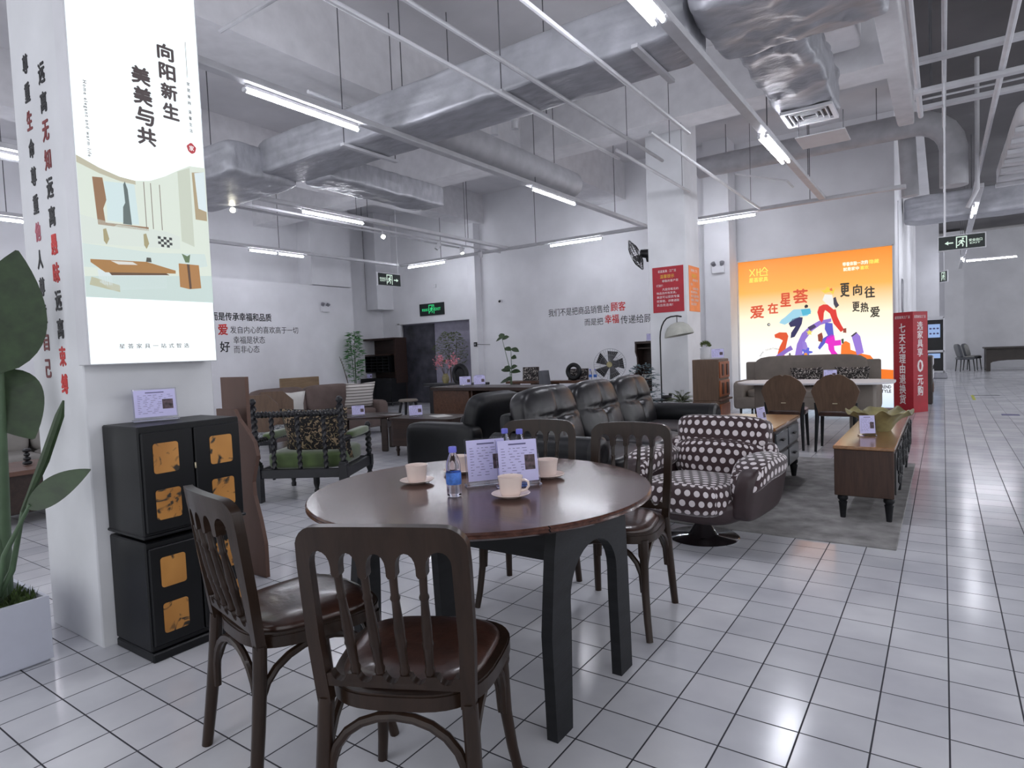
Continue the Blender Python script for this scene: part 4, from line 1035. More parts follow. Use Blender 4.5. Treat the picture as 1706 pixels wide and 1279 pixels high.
# ------------------------------------------------------------------ plants of the middle ground
def bush(name, label, loc, h, w, n, m, ll, seed, stems=4, up=.3, pot=None, cat='potted plant', narrow=1., z0=.1):
    t = thing(name, label, cat, loc); rnd = random.Random(seed); sm = MB(); lf = MB()
    for k in range(stems):
        a = rnd.uniform(0, 2*PI); top = Vector((math.cos(a)*w*.3*rnd.random(), math.sin(a)*w*.3*rnd.random(), h*rnd.uniform(.75, .95)))
        sm.tube([(0, 0, .02), (top.x*.4, top.y*.4, h*.45), top], [.012, .009, .004], 6)
    for k in range(n):
        a = rnd.uniform(0, 2*PI); f = rnd.random()**.7; z = z0+(h-z0)*f; r = w/2*math.sqrt(rnd.random())*(math.sin(PI*min(.97, .12+.8*f))**.7)*narrow
        b = Vector((r*math.cos(a), r*math.sin(a), z)); d = Vector((math.cos(a+rnd.uniform(-1, 1)), math.sin(a+rnd.uniform(-1, 1)), rnd.uniform(-.6, 1)*up+.2)).normalized()
        lf.leaf(b, b+d*ll*rnd.uniform(.7, 1.3), ll*.42, (rnd.uniform(-.5, .5), rnd.uniform(-.5, .5), 1), ll*.25, n=3)
    sm.build('stem', 'bark' if m != 'leaf2' else 'stem', t); lf.build('foliage', m, t, ang=2, recalc=False)
    if pot: MB().lathe([(0, 0), (pot*.8, 0), (pot, pot*1.7), (pot*.92, pot*1.7), (pot*.9, pot*1.5), (0, pot*1.5)], n=24).build('pot', 'white', t)
    return t
bush('bamboo_plant', 'slender green bamboo plant left of the tall bookcase', (-12.08, 10.55, 0), 1.95, .42, 420, 'leaf2', .13, 5, 5, .2, .13, narrow=.9, z0=.7)
bush('blue_green_shrub', 'blue-green leafy shrub beside the arched floor lamp', (-3.5, 8.25, 0), 1.03, .54, 560, 'leaf3', .07, 9, 6, .3, .12)
t = bush('fern', 'olive green fern between the floor lamp and the tall drawer cabinet', (-3.02, 8.5, 0), .5, .2, 10, 'leaf4', .05, 11, 2, .3, .12)
mb = MB(); rnd = random.Random(4)
for k in range(34):
    a = rnd.uniform(0, 2*PI); e = rnd.uniform(.3, 1.3); L = rnd.uniform(.28, .40); d = Vector((math.cos(a)*math.cos(e), math.sin(a)*math.cos(e), math.sin(e)))
    b0 = Vector((0, 0, .46))
    for q in range(2, 15):
        f = q/15; p = b0+d*L*f-Vector((0, 0, .18*f*f)); sd = d.cross(Vector((0, 0, 1))).normalized()
        for s in (-1, 1): mb.leaf(p, p+(sd*s*.7+d*.6).normalized()*.075*(1-.6*f), .016, (0, 0, 1), .01, n=2)
mb.build('fronds', 'leaf4', t, ang=2, recalc=False)
# bare branch in the left corner
o = tag(MB().tube([(0, 0, 0), (-.1, 0, .7), (-.28, .02, 1.15), (-.36, 0, 1.35)], [.012, .01, .008, .004], 6).tube([(-.1, 0, .7), (-.2, .05, .9)], [.006, .003], 6).build('dry_branch', 'bark'), 'dry bare branch standing left of the bamboo plant', 'branch'); o.location = (-11.75, 10.1, 0)
for i in range(9):
    f = i/9; mb = MB(); p = Vector((-.2-.14*f, .01, 1.0+.3*f)); mb.leaf(p, p+Vector((.05*(-1)**i, 0, .04)), .025, n=2); mb.build('bud', 'leaf4', o, ang=2, recalc=False)
# tree mural plants in front of the doorway
bush('olive_tree', 'tall feathery olive tree standing in the doorway', (-10.25, 12.1, 0), 1.85, .85, 800, 'leaf4', .09, 21, 5, .4, .16, z0=.9)
# flower vase and greenery on the counter
t = thing('flower_vase', 'pale yellow vase of pink blossom on the dark side table', 'vase', (-8.2, 9.48, .72))
MB().lathe([(0, 0), (.05, 0), (.075, .06), (.07, .13), (.045, .17), (.05, .19), (0, .18)], n=20).build('vase', 'bowl', t)
mb = MB(); sm = MB(); rnd = random.Random(6)
for k in range(9):
    a = rnd.uniform(0, 2*PI); top = Vector((math.cos(a)*.17, math.sin(a)*.14, .30+rnd.uniform(0, .2))); sm.tube([(0, 0, .1), top*.6+Vector((0, 0, .1)), top], [.004, .003, .002], 5)
    for q in range(16):
        b = top+Vector((rnd.gauss(0, .05), rnd.gauss(0, .05), rnd.gauss(0, .05))); mb.leaf(b, b+Vector((rnd.uniform(-1, 1), rnd.uniform(-1, 1), rnd.uniform(-.3, 1))).normalized()*.06, .045, (rnd.random(), rnd.random(), .5), n=2)
mb.build('blossom', 'pink', t, ang=2, recalc=False); sm.build('stem', 'bark', t)
t = thing('leafy_cutting', 'tall green leafy cutting standing behind the dark walnut counter', 'plant', (-5.55, 7.95, 0))
MB().lathe([(0, 0), (.1, 0), (.13, .3), (.1, .62), (.05, .7), (.06, .74), (0, .72)], n=20).build('floor_vase', 'ceramic', t)
st = MB(); st.tube([(0, 0, .7), (.0, 0, 1.0), (-.13, .0, 1.5)], [.008, .007, .004], 6).tube([(.02, 0, .7), (.03, 0, 1.1), (.03, .0, 1.35)], [.008, .006, .004], 6); st.build('stem', 'stem', t)
mb = MB()
for b, d in (((-.13, 0, 1.5), (-.12, 0, -.02)), ((-.13, 0, 1.48), (.12, .03, .06)), ((-.12, 0, 1.5), (-.03, 0, .1)), ((.03, 0, 1.33), (.14, .02, -.03)), ((.03, 0, 1.3), (-.12, 0, .07)), ((.03, 0, 1.2), (.1, 0, .0)), ((0, 0, .98), (-.17, 0, .05)), ((0, 0, .97), (.2, 0, .02)), ((0, 0, 1.02), (.13, .02, .06)), ((0, 0, 1.0), (-.1, 0, .08)), ((0, 0, .85), (-.2, 0, -.03)), ((.02, 0, .84), (-.1, 0, .06))):
    mb.leaf(b, Vector(b)+Vector(d), .1, (.2, -.6, .7), .02, n=5, shape=1)
mb.build('foliage', 'leaf', t, ang=2, recalc=False)
# ------------------------------------------------------------------ big backlit wall sign
t = thing('wall_light_sign', 'large glowing orange and white wall sign with running figures behind the taupe sofa', 'light box', (-2.03, YB-.055, .02))
WX0, WX1, WZ0, WZ1 = -3.36, -.71, .02, 2.89
mb = MB()
for x in (WX0, WX1): mb.box((x+2.03, .0, (WZ1-WZ0)/2), (.03, .11, WZ1-WZ0))
for z in (0, WZ1-WZ0): mb.box((0, 0, z), (2.65, .11, .03))
mb.build('frame', 'white', t, smooth=False)
M['sheet_grad'] = grad_emit('printed_orange_sheet', 0, WZ1-WZ0, [(0, (206, 226, 250)), (.12, (240, 246, 255)), (.35, (250, 250, 250)), (.60, (255, 244, 214)), (.78, (250, 180, 84)), (1, (246, 140, 40))], 1.1)
MB().box((0, .02, (WZ1-WZ0)/2), (2.62, .04, WZ1-WZ0-.03)).build('printed_sheet', 'sheet_grad', t, smooth=False)
F = Face((2.03, -.0, -.02), (1, 0, 0), (0, 0, 1))        # u, v = x and z of the room
fig = F.poly('printed_figures', [(-1.49, 1.235), (-1.46, 1.24), (-1.40, 1.2), (-1.39, 1.08), (-1.2, 1.0), (-1.08, .97), (-1.0, .86), (-.93, .72), (-.72, .70), (-.72, .46), (-1.1, .47), (-1.2, .7), (-1.5, .8), (-1.55, 1.0), (-1.54, 1.17)], M[E_('o1', (250, 124, 32), 1.)], t, .001, .002)
def S(n, pts, c, d=.003, s=.95):
    k = 'fg%d%d%d' % c
    if k not in M: E_(k, c, s)
    return F.poly(n, pts, M[k], fig, .0015, d)
S('runner_bag', [(-1.375, 1.34), (-1.30, 1.40), (-1.235, 1.32), (-1.18, 1.02), (-1.29, .98)], (158, 124, 222))
S('runner_bag_edge', [(-1.385, 1.33), (-1.30, 1.40), (-1.28, 1.385), (-1.36, 1.315)], (64, 58, 72), .004)
S('red_trousers', [(-1.90, 1.66), (-1.93, 1.80), (-1.90, 1.90), (-1.83, 1.935), (-1.76, 1.93), (-1.66, 1.83), (-1.62, 1.83), (-1.6, 1.7), (-1.54, 1.55), (-1.49, 1.45), (-1.545, 1.41), (-1.66, 1.57), (-1.72, 1.76), (-1.76, 1.80), (-1.80, 1.83), (-1.82, 1.78), (-1.83, 1.65), (-1.86, 1.6)], (232, 50, 34))
S('red_shoe', [(-1.50, 1.47), (-1.455, 1.48), (-1.455, 1.39), (-1.51, 1.4)], (150, 70, 50), .004)
S('running_top', [(-1.84, 2.02), (-1.8, 2.12), (-1.68, 2.1), (-1.64, 1.95), (-1.65, 1.84), (-1.76, 1.92)], (250, 248, 240), .0028)
S('running_hair', [(-1.66, 2.04), (-1.62, 2.06), (-1.6, 1.97), (-1.565, 1.9), (-1.62, 1.85), (-1.655, 1.93)], (66, 60, 78), .004)
S('crown', [(-1.87, 2.2), (-1.80, 2.14), (-1.72, 2.16), (-1.66, 2.11), (-1.63, 2.21), (-1.7, 2.2), (-1.75, 2.26), (-1.8, 2.2)], (250, 214, 70), .004)
S('bow', [(-1.72, 2.21), (-1.68, 2.23), (-1.67, 2.17), (-1.71, 2.18)], (238, 120, 60), .005)
S('violet_arc', [(-2.33, 1.0), (-2.29, 1.22), (-2.20, 1.42), (-2.06, 1.55), (-1.9, 1.64), (-1.7, 1.67), (-1.7, 1.61), (-1.88, 1.56), (-2.02, 1.46), (-2.14, 1.3), (-2.19, 1.12), (-2.20, 1.0)], (150, 118, 214))
S('violet_leg', [(-2.2, 1.28), (-2.13, 1.25), (-2.09, 1.1), (-2.1, 1.0), (-2.17, 1.0), (-2.19, 1.12)], (160, 134, 222))
S('dark_band', [(-2.10, 1.53), (-1.99, 1.58), (-1.95, 1.53), (-2.06, 1.46)], (70, 52, 96), .004)
S('blue_shirt', [(-1.80, 1.6), (-1.68, 1.58), (-1.66, 1.35), (-1.74, 1.3), (-1.85, 1.3), (-1.93, 1.14), (-1.9, 1.1), (-1.82, 1.2), (-1.76, 1.36), (-1.81, 1.48)], (92, 92, 206))
S('magenta_trousers', [(-1.78, 1.33), (-1.70, 1.38), (-1.655, 1.36), (-1.64, 1.26), (-1.545, 1.27), (-1.54, 1.17), (-1.66, 1.16), (-1.65, 1.08), (-1.58, .98), (-1.68, .96), (-1.75, 1.1), (-1.76, 1.2), (-1.81, 1.23)], (240, 34, 206))
S('brown_hair', [(-1.93, 1.38), (-1.86, 1.42), (-1.84, 1.33), (-1.86, 1.24), (-1.92, 1.26)], (150, 62, 40), .004)
S('green_shoe', [(-1.54, 1.28), (-1.50, 1.29), (-1.5, 1.2), (-1.53, 1.2)], (56, 84, 62), .004)
S('pale_blue_shirt', [(-2.56, 1.70), (-2.5, 1.74), (-2.43, 1.80), (-2.34, 1.88), (-2.22, 1.88), (-2.06, 1.88), (-2.03, 1.82), (-2.1, 1.74), (-2.22, 1.74), (-2.38, 1.66), (-2.5, 1.6), (-2.6, 1.64)], (166, 220, 240))
S('teal_sleeve', [(-2.21, 1.87), (-2.05, 1.88), (-2.04, 1.78), (-2.18, 1.75)], (84, 190, 220), .004)
S('black_hair', [(-2.15, 1.93), (-2.12, 1.96), (-2.085, 1.94), (-2.09, 1.90), (-2.14, 1.89)], (34, 32, 40), .004)
S('navy_trousers', [(-2.43, 1.62), (-2.36, 1.70), (-2.24, 1.73), (-2.18, 1.72), (-2.2, 1.6), (-2.26, 1.48), (-2.33, 1.36), (-2.40, 1.34), (-2.39, 1.44), (-2.31, 1.56), (-2.4, 1.55)], (44, 40, 92))
S('orange_red_leg', [(-2.69, 1.42), (-2.60, 1.46), (-2.47, 1.45), (-2.44, 1.38), (-2.48, 1.2), (-2.52, 1.0), (-2.62, .98), (-2.64, 1.05), (-2.6, 1.18), (-2.54, 1.3), (-2.6, 1.34), (-2.68, 1.36)], (234, 86, 36))
S('violet_shoe', [(-2.52, 1.12), (-2.4, 1.2), (-2.36, 1.12), (-2.44, 1.08), (-2.6, .97), (-2.68, .97), (-2.66, 1.02)], (140, 110, 200), .004)
S('flower', [(-2.12+(.075+.03*math.cos(5*a))*math.cos(a), 1.06+(.07+.025*math.cos(5*a))*math.sin(a)) for a in [i*PI/15 for i in range(30)]], (98, 104, 220), .004)
S('flower_heart', [(-2.14+.03*math.cos(a), 1.02+.03*math.sin(a)) for a in [i*PI/6 for i in range(12)]], (250, 160, 60), .005)
S('star', [(-2.07+(.06 if i % 2 == 0 else .03)*math.cos(i*PI/5+.3), 1.43+(.06 if i % 2 == 0 else .03)*math.sin(i*PI/5+.3)) for i in range(10)], (244, 226, 96), .004)
S('eye_mark', [(-2.79+.028*math.cos(a), 1.62+.03*math.sin(a)) for a in [i*PI/6 for i in range(12)]], (60, 60, 60), .004)
S('eye_mark_white', [(-2.785+.014*math.cos(a), 1.62+.015*math.sin(a)) for a in [i*PI/6 for i in range(12)]], (250, 250, 250), .005)
S('dark_flower', [(-2.42+(.04+.02*math.cos(4*a))*math.cos(a), 1.0+(.04+.02*math.cos(4*a))*math.sin(a)) for a in [i*PI/12 for i in range(24)]], (70, 62, 76), .004)
M['lg_y'] = emis('sign_yellow', (252, 236, 96), 1.); M['lg_w'] = emis('sign_pale', (255, 250, 225), 1.15); M['lg_d'] = emis('sign_dark_olive', (64, 58, 40), .6); M['lg_o'] = emis('sign_red_orange', (232, 84, 44), .9); M['lg_g'] = emis('sign_grey', (110, 110, 116), .6)
T = lambda s, r, m, **k: F.text('lettering', s, r, m, t, **k)
def stroke(pts, w, m='lg_y'):
    for (a0, b0), (a1, b1) in zip(pts, pts[1:]):
        L = math.hypot(a1-a0, b1-b0); nx, ny = -(b1-b0)/L*w/2, (a1-a0)/L*w/2
        F.poly('logo_stroke', [(a0+nx, b0+ny), (a0-nx, b0-ny), (a1-nx, b1-ny), (a1+nx, b1+ny)], M[m], t, .0005, .003)
stroke([(-3.13, 2.72), (-3.03, 2.58)], .018); stroke([(-3.03, 2.72), (-3.13, 2.58)], .018)
stroke([(-2.99, 2.72), (-2.99, 2.58)], .018); stroke([(-2.99, 2.65), (-2.93, 2.65)], .018); stroke([(-2.93, 2.72), (-2.93, 2.58), (-2.79, 2.58)], .018)
stroke([(-2.91, 2.655), (-2.85, 2.735), (-2.79, 2.655)], .018); stroke([(-2.88, 2.65), (-2.81, 2.65), (-2.81, 2.6)], .014)
T('星荟家具', (-3.14, 2.46, -2.79, 2.55), 'lg_y', bold=.03)
for ch, r in (('爱', (-3.13, 1.76, -2.88, 2.0)), ('在', (-2.80, 1.83, -2.62, 2.03)), ('星', (-2.57, 1.95, -2.39, 2.2)), ('荟', (-2.34, 1.99, -2.09, 2.25))): T(ch, r, 'lg_o', bold=.03)
for ch, r in (('更', (-1.54, 2.05, -1.40, 2.29)), ('向', (-1.335, 2.06, -1.2, 2.25)), ('往', (-1.155, 2.0, -1.0, 2.2)), ('更', (-1.35, 1.77, -1.24, 1.94)), ('热', (-1.22, 1.75, -1.1, 1.92)), ('爱', (-1.07, 1.65, -.93, 1.83))): T(ch, r, 'lg_d', bold=.03)
T('带着体验一次的', (-1.50, 2.60, -1.10, 2.67), 'lg_w', bold=.03); T('隐藏', (-1.08, 2.60, -.93, 2.67), 'lg_y', bold=.03)
T('就是家中', (-1.49, 2.51, -1.24, 2.575), 'lg_w', bold=.03); T('喜欢', (-1.22, 2.51, -1.09, 2.575), 'lg_y', bold=.03)
T('TREND', (-.945, .375, -.765, .43), 'lg_g', bold=.05); T('STYLE', (-.945, .30, -.765, .355), 'lg_g', bold=.05)
for i, ch in enumerate('MAKE TOGETHER'):
    if ch == ' ': continue
    a = 2.75-.13*i; x, z = -2.72+.26*math.cos(a), .93+.22*math.sin(a); T(ch, (x-.011, z-.014, x+.011, z+.014), 'lg_g')

# ------------------------------------------------------------------ red four-sided display column
t = thing('display_totem', 'red upright display column with white lettering at the end of the orange sign wall', 'sign', (-.415, 12.34, 0), -.6)
wT, hT = .35, 1.69
MB().box((-wT/2, wT/2, hT/2), (wT, wT, hT), .003).build('body', 'red', t, smooth=False)
F = Face((-wT, 0, 0), (1, 0, 0), (0, 0, 1))
F.text('lettering', '星荟家具工厂店', (.03, 1.58, .30, 1.63), 'whiteink', t)
F.text('lettering', '七天无理由退换货', (.105, .14, .215, 1.5), 'whiteink', t, vertical=True, bold=.02)
F = Face((0, 0, 0), (0, 1, 0), (0, 0, 1))
F.text('lettering', '星荟家具工厂店', (.03, 1.58, .30, 1.63), 'whiteink', t)
F.text('lettering', '选家具享', (.1, .94, .23, 1.52), 'whiteink', t, vertical=True, bold=.02)
F.text('lettering', '0', (.1, .68, .23, .88), 'whiteink', t, bold=.03); F.text('lettering', '元购', (.1, .28, .23, .62), 'whiteink', t, vertical=True, bold=.02)

# ------------------------------------------------------------------ posters on the far pillar
t = thing('red_poster', 'red notice poster on the front of the far pillar', 'poster', (-3.39, 9.078, 1.785))
MB().box((0, 0, .34), (.48, .006, .68)).build('sheet', 'red', t, smooth=False)
F = Face((-.24, -.0035, 0), (1, 0, 0), (0, 0, 1))
rows = (('星荟家具 · 工厂店', (.09, .595, .37, .635), 'whiteink'), ('温馨提示', (.12, .51, .34, .565), 'yellowink'), ('尊敬的客户您', (.15, .45, .40, .488), 'whiteink'), ('们好！', (.06, .385, .16, .422), 'whiteink'),
        ('凡是您看见的', (.15, .325, .40, .362), 'whiteink'), ('物品及所有家具，', (.06, .27, .37, .307), 'whiteink'), ('本店可以提供专属', (.06, .21, .41, .25), 'whiteink'), ('优惠哦，详情请联', (.06, .15, .41, .19), 'whiteink'), ('系店员咨询！', (.06, .09, .31, .13), 'whiteink'))
for s, r, c in rows: F.text('lettering', s, r, c, t, d=.001)
t = thing('orange_poster', 'orange notice poster on the side of the far pillar', 'poster', (-3.107, 9.43, 1.785))
MB().box((0, 0, .34), (.006, .48, .68)).build('sheet', 'orange', t, smooth=False)
F = Face((.0035, -.24, 0), (0, 1, 0), (0, 0, 1))
for s, r, c in rows: F.text('lettering', s, r, c, t, d=.001)

# ------------------------------------------------------------------ exit signs
def exit_sign(name, label, loc, rz, w, h, arrow, txt, hang, lit):
    t = thing(name, label, 'exit sign', loc, rz)
    MB().box((0, 0, 0), (w, .03, h), .003).build('frame', 'white' if hang else 'black', t, smooth=False)
    MB().box((0, -.014, 0), (w*.955, .006, h*.88)).build('face_plate', 'exitb', t, smooth=False)
    F = Face((0, -.0175, 0), (1, 0, 0), (0, 0, 1)); g = 'exitg' if lit else 'exitw'
    P = lambda n, pts: F.poly(n, [(a*h, b*h) for a, b in pts], M[g], t, .0003, .0012)
    for s in (-1, 1): P('door_symbol', [(s*.27-.03, -.36), (s*.27+.03, -.36), (s*.27+.03, .38), (s*.27-.03, .38)])
    P('door_symbol', [(-.27, .31), (.27, .31), (.27, .38), (-.27, .38)])
    P('running_man', [(.08+.06*math.cos(a), .22+.06*math.sin(a)) for a in [i*PI/6 for i in range(12)]])
    P('running_man', [(-.02, .15), (.1, .13), (.16, .02), (.2, .0), (.18, -.05), (.11, -.02), (.07, .04), (.05, -.06), (.12, -.15), (.09, -.3), (.03, -.3), (.05, -.16), (-.05, -.08), (-.14, -.22), (-.24, -.24), (-.23, -.18), (-.17, -.16), (-.08, -.02), (-.03, .08), (-.08, .06), (-.13, -.02), (-.18, .0), (-.11, .12)])
    if arrow:
        s = arrow; P('arrow', [(s*.45, .04), (s*.72, .04), (s*.72, .13), (s*.92, 0), (s*.72, -.13), (s*.72, -.04), (s*.45, -.04)])
    for s, (a, b, c, d) in txt: F.text('lettering', s, (a*h, b*h, c*h, d*h), g, t, d=.001, bold=.02)
    if hang:
        for x in hang: MB().cyl((x, 0, h/2), (x, 0, (5.2 if loc[0] < -.3 else 5.3)-loc[2]), .009, n=8).build('hanging_pipe', 'white', t)
    return t
exit_sign('exit_sign', 'green lit exit sign on the wall above the doorway', (-11.17, YW-.018, 2.515), 0, .86, .32, 0, (('安全出口', (-1.05, -.12, -.36, .1)), ('EXIT', (.36, -.12, 1.0, .1))), None, True)
exit_sign('exit_sign', 'hanging exit sign with right arrow left of the doorway', (-10.0, 9.82, 2.98), HP, .70, .29, 1, (('安全出口', (-1.0, -.02, -.36, .14)), ('EXIT', (-.95, -.16, -.4, -.06))), (.28,), False)
exit_sign('exit_sign', 'hanging exit sign with left arrow over the aisle', (.158, 8.0, 2.22), 0, .405, .155, -1, (('安全出口', (.4, -.02, 1.1, .16)), ('EXIT', (.45, -.18, 1.0, -.08))), (-.14,), False)
exit_sign('exit_sign', 'far small hanging exit sign seen nearly edge-on beyond the aisle sign', (.02, 20.0, 2.82), -1.1, .36, .3, 0, (), (0,), False)
def em_light(label, loc, rz):
    t = thing('emergency_light', label, 'emergency light', loc, rz)
    MB().box((0, 0, 0), (.24, .06, .15), .01).build('housing', 'white', t)
    for s in (-1, 1): MB().cyl((s*.07, -.0, .075), (s*.09, -.05, .13), .035, .045, 14).build('lamp_head', 'metalgrey', t)
em_light('white emergency light on the pier left of the orange sign', (-3.57, YW-.23, 2.72), 0)
em_light('white emergency light on the left wall above the brown sofa', (XL+.035, 9.95, 2.52), HP)
tag(MB().box((0, 0, 0), (.09, .04, .1), .01).build('smoke_alarm', 'white'), 'small white alarm box above the green exit sign', 'alarm').location = (-11.03, YW-.02, 3.12)
# small cctv camera on the slogan wall
o = thing('security_camera', 'tiny black security camera on the wall left of the slogan', 'camera', (-8.9, YW-.04, 2.55)); MB().box((0, 0, 0), (.06, .08, .06), .01).build('mount', 'white', o); MB().cyl((0, -.03, 0), (.05, -.12, -.02), .028, n=12).build('body', 'black', o)
# wall fan
t = thing('wall_fan', 'black wall fan fixed high on the far pillar', 'fan', (-3.69, 9.3, 2.72))
MB().tube([(0, 0, -.1), (-.1, 0, -.1), (-.12, 0, 0)], .025, 8).build('bracket', 'black', t); MB().cyl((-.05, 0, .0), (-.2, -.04, .02), .075, .06, 16).build('motor', 'black', t)
def cage(mb, c, ax, R, dp, n=26, w=.003):
    c, ax = Vector(c), Vector(ax).normalized(); x = ax.orthogonal().normalized(); y = ax.cross(x)
    ring = lambda r, d: [c+ax*d+r*(math.cos(2*PI*i/28)*x+math.sin(2*PI*i/28)*y) for i in range(28)]
    mb.tube(ring(R, 0), w*2.2, 5, True); mb.tube(ring(R*.6, dp*.75), w, 4, True); mb.tube(ring(R*.6, -dp*.75), w, 4, True)
    for i in range(n):
        a = 2*PI*i/n; d = math.cos(a)*x+math.sin(a)*y
        for s in (-1, 1): mb.tube([c+ax*dp*s+d*.05, c+ax*dp*.75*s+d*R*.6, c+d*R], w, 4)
def blades(mb, c, ax, R, n):
    c, ax = Vector(c), Vector(ax).normalized(); x = ax.orthogonal().normalized(); y = ax.cross(x)
    for i in range(n):
        a = 2*PI*i/n; d = math.cos(a)*x+math.sin(a)*y; e = ax.cross(d); p = [c+d*.04-e*.02, c+d*R-e*.10+ax*.03, c+d*R*.95+e*.08-ax*.03, c+d*.04+e*.03]
        lo = [mb.bm.verts.new(q) for q in p]; hi = [mb.bm.verts.new(q+ax*.004) for q in p]
        mb.bm.faces.new(lo); mb.bm.faces.new(hi[::-1])
        for k in range(4): mb.bm.faces.new((lo[k], lo[(k+1) % 4], hi[(k+1) % 4], hi[k]))
ax = (-.8, -.45, -.42); c = (-.27, -.06, .0)
mb = MB(); cage(mb, c, ax, .25, .07); mb.build('guard', 'black', t); mb = MB(); blades(mb, c, ax, .2, 3); mb.build('blade', 'black', t)

# ------------------------------------------------------------------ rug, drawer chest, tv cabinet
o = tag(MB().box((0, 0, .005), (1.76, 3.05, .01), .003).build('rug', 'rug', smooth=False), 'grey carved rug under the low cabinets', 'rug'); o.location = (-1.115, 5.785, 0)
t = thing('drawer_chest', 'low coffee table chest with blue-black drawers, behind the polka dot armchair', 'chest', (-1.44, 5.80, .01))
MB().box((0, 0, .55), (.66, 1.04, .03), .006).build('tabletop', 'topwarm', t)
MB().box((0, 0, .345), (.62, .98, .385), .006).build('carcass', 'darkwalnut', t, smooth=False)
for i in range(2):
    for j in range(2):
        d = MB().box((.315, -.24+.48*j, .25+.18*i), (.02, .44, .155), .006).build('drawer', 'bluebl', t); MB().box((.335, -.24+.48*j, .255+.18*i), (.02, .09, .012), .003).build('handle', 'black', d)
for x in (-.26, .28):
    for y in (-.43, .44): MB().lathe([(0, 0), (.02, 0), (.03, .07), (.036, .1), (.028, .115), (.038, .13), (.038, .155), (0, .155)], (x, y, 0), 14).build('leg', 'blackwood', t)
price(-1.26, 5.50, .575, HP*.9, 'price stand on the warm wood top of the low drawer chest', True, False)
t = thing('tv_cabinet', 'long low walnut cabinet with carved front on turned black legs, by the aisle', 'cabinet', (-.455, 5.97, .01))
MB().box((0, 0, .505), (.37, 2.30, .024), .004).build('tabletop', 'topwarm', t)
MB().box((0, 0, .33), (.36, 2.28, .326), .004).build('carcass', 'walnut', t, smooth=False)
for j in range(3):
    y = -.75+.75*j; d = MB().box((.184, y, .33), (.012, .70, .28), .002).build('carved_door', 'carved', t, smooth=False)
    mb = MB(); rnd = random.Random(j)
    for k in range(26):
        yy, zz, r = y+rnd.uniform(-.32, .32), .33+rnd.uniform(-.11, .11), rnd.uniform(.02, .045)
        mb.tube([(.194, yy+r*math.cos(2*PI*i/10), zz+r*math.sin(2*PI*i/10)) for i in range(10)], .0055, 5, True)
    mb.build('carving', 'metalgrey' if False else 'blackwood', d)
for x in (-.135, .145):
    for y in (-1.08, 0, 1.08): MB().lathe([(0, 0), (.017, 0), (.026, .10), (.03, .112), (.022, .12), (.034, .135), (.034, .15), (.026, .168), (0, .168)], (x, y, 0), 14).build('leg', 'blackwood', t)
t = thing('wavy_bowl', 'large olive ceramic bowl with a ruffled rim on the walnut cabinet', 'bowl', (-.43, 5.75, .527))
mb = MB(); prev = None
for r, z, w in ((0, .004, 0), (.085, 0, 0), (.09, .01, 0), (.12, .06, 0), (.165, .11, .3), (.21, .145, 1), (.235, .155, 1), (.23, .16, 1), (.16, .12, .3), (.1, .05, 0), (0, .03, 0)):
    cur = [mb.bm.verts.new((r*(1+.03*w*math.cos(9*a))*math.cos(a), r*(1+.03*w*math.cos(9*a))*math.sin(a), z+w*(.014*math.sin(8*a)+.01*math.sin(13*a+1)))) for a in [2*PI*i/72 for i in range(72)]] if r else [mb.bm.verts.new((0, 0, z))]*72
    if prev:
        for i in range(72):
            q = []
            for v in (prev[i], prev[(i+1) % 72], cur[(i+1) % 72], cur[i]):
                if v not in q: q.append(v)
            if len(q) > 2: mb.bm.faces.new(q)
    prev = cur
mb.build('bowl_body', 'bowl', t)
price(-.475, 5.38, .527, 0.4, 'price stand in front of the olive bowl on the walnut cabinet', tall=True)

# ------------------------------------------------------------------ dining set before the orange sign
t = thing('stone_top_dining_table', 'pale topped dining table with two brown chairs, before the orange sign', 'dining table', (-1.36, 8.66, 0))
o = [(x*.89, y*.45) for x, y in [(math.copysign(abs(math.cos(a))**.45, math.cos(a)), math.copysign(abs(math.sin(a))**.45, math.sin(a))) for a in [2*PI*i/48 for i in range(48)]]]
MB().prism(o, .735, .755).build('tabletop', 'white', t, smooth=False)
for s in (-1, 1): MB().box((s*.55, 0, .37), (.26, .4, .73), .03, 2).build('pedestal', 'beige', t)
def scallop_chair():
    t = thing('scallop_back_chair', 'x', 'chair')
    o = [(-.17, 0), (.17, 0), (.2, .12), (.245, .26)]+[(.245-.07*i/3+.0, .26+.12*(i/3)**.7) for i in (1, 2, 3)]+[(.09, .44), (.03, .455), (0, .44), (-.03, .455), (-.09, .44)]+[(-.175-.07*(1-i/3), .26+.12*(i/3)**.7) for i in (3, 2, 1)]+[(-.245, .26), (-.2, .12)]
    mb = MB(); mb.prism(o, -.02, .02, lambda a, b, h: (a, -.21+h-.14*b+.3*a*a, .43+b)); mb.build('backrest', 'cabbrown', t)
    mb = MB(); mb.box((0, -.255, .555), (.05, .012, .01)); mb.build('grip', 'brass', t)
    MB().soft((0, 0, .44), (.45, .46, .08), 6, 8).build('seat', 'leatherseat', t, ang=2)
    for s in (-1, 1):
        MB().tube([(s*.2, -.2, .56), (s*.19, -.2, .42), (s*.205, -.25, 0)], [.022, .024, .014], 10).build('rear_leg', 'blackwood', t); MB().tube([(s*.19, .18, .42), (s*.205, .21, 0)], [.022, .014], 10).build('front_leg', 'blackwood', t)
    return t
c = scallop_chair(); c.location = (-1.555, 8.02, 0); c.rotation_euler = (0, 0, .05); c['label'] = 'left of the two brown scallop-back chairs at the pale topped table'; c['group'] = 'scallop-back chairs'
dup(c, 'right of the two brown scallop-back chairs at the pale topped table', (-1.0, 8.0, 0), 0, 'scallop-back chairs')
price(-1.2, 8.9, .755, 0, 'price stand in the middle of the pale topped table')
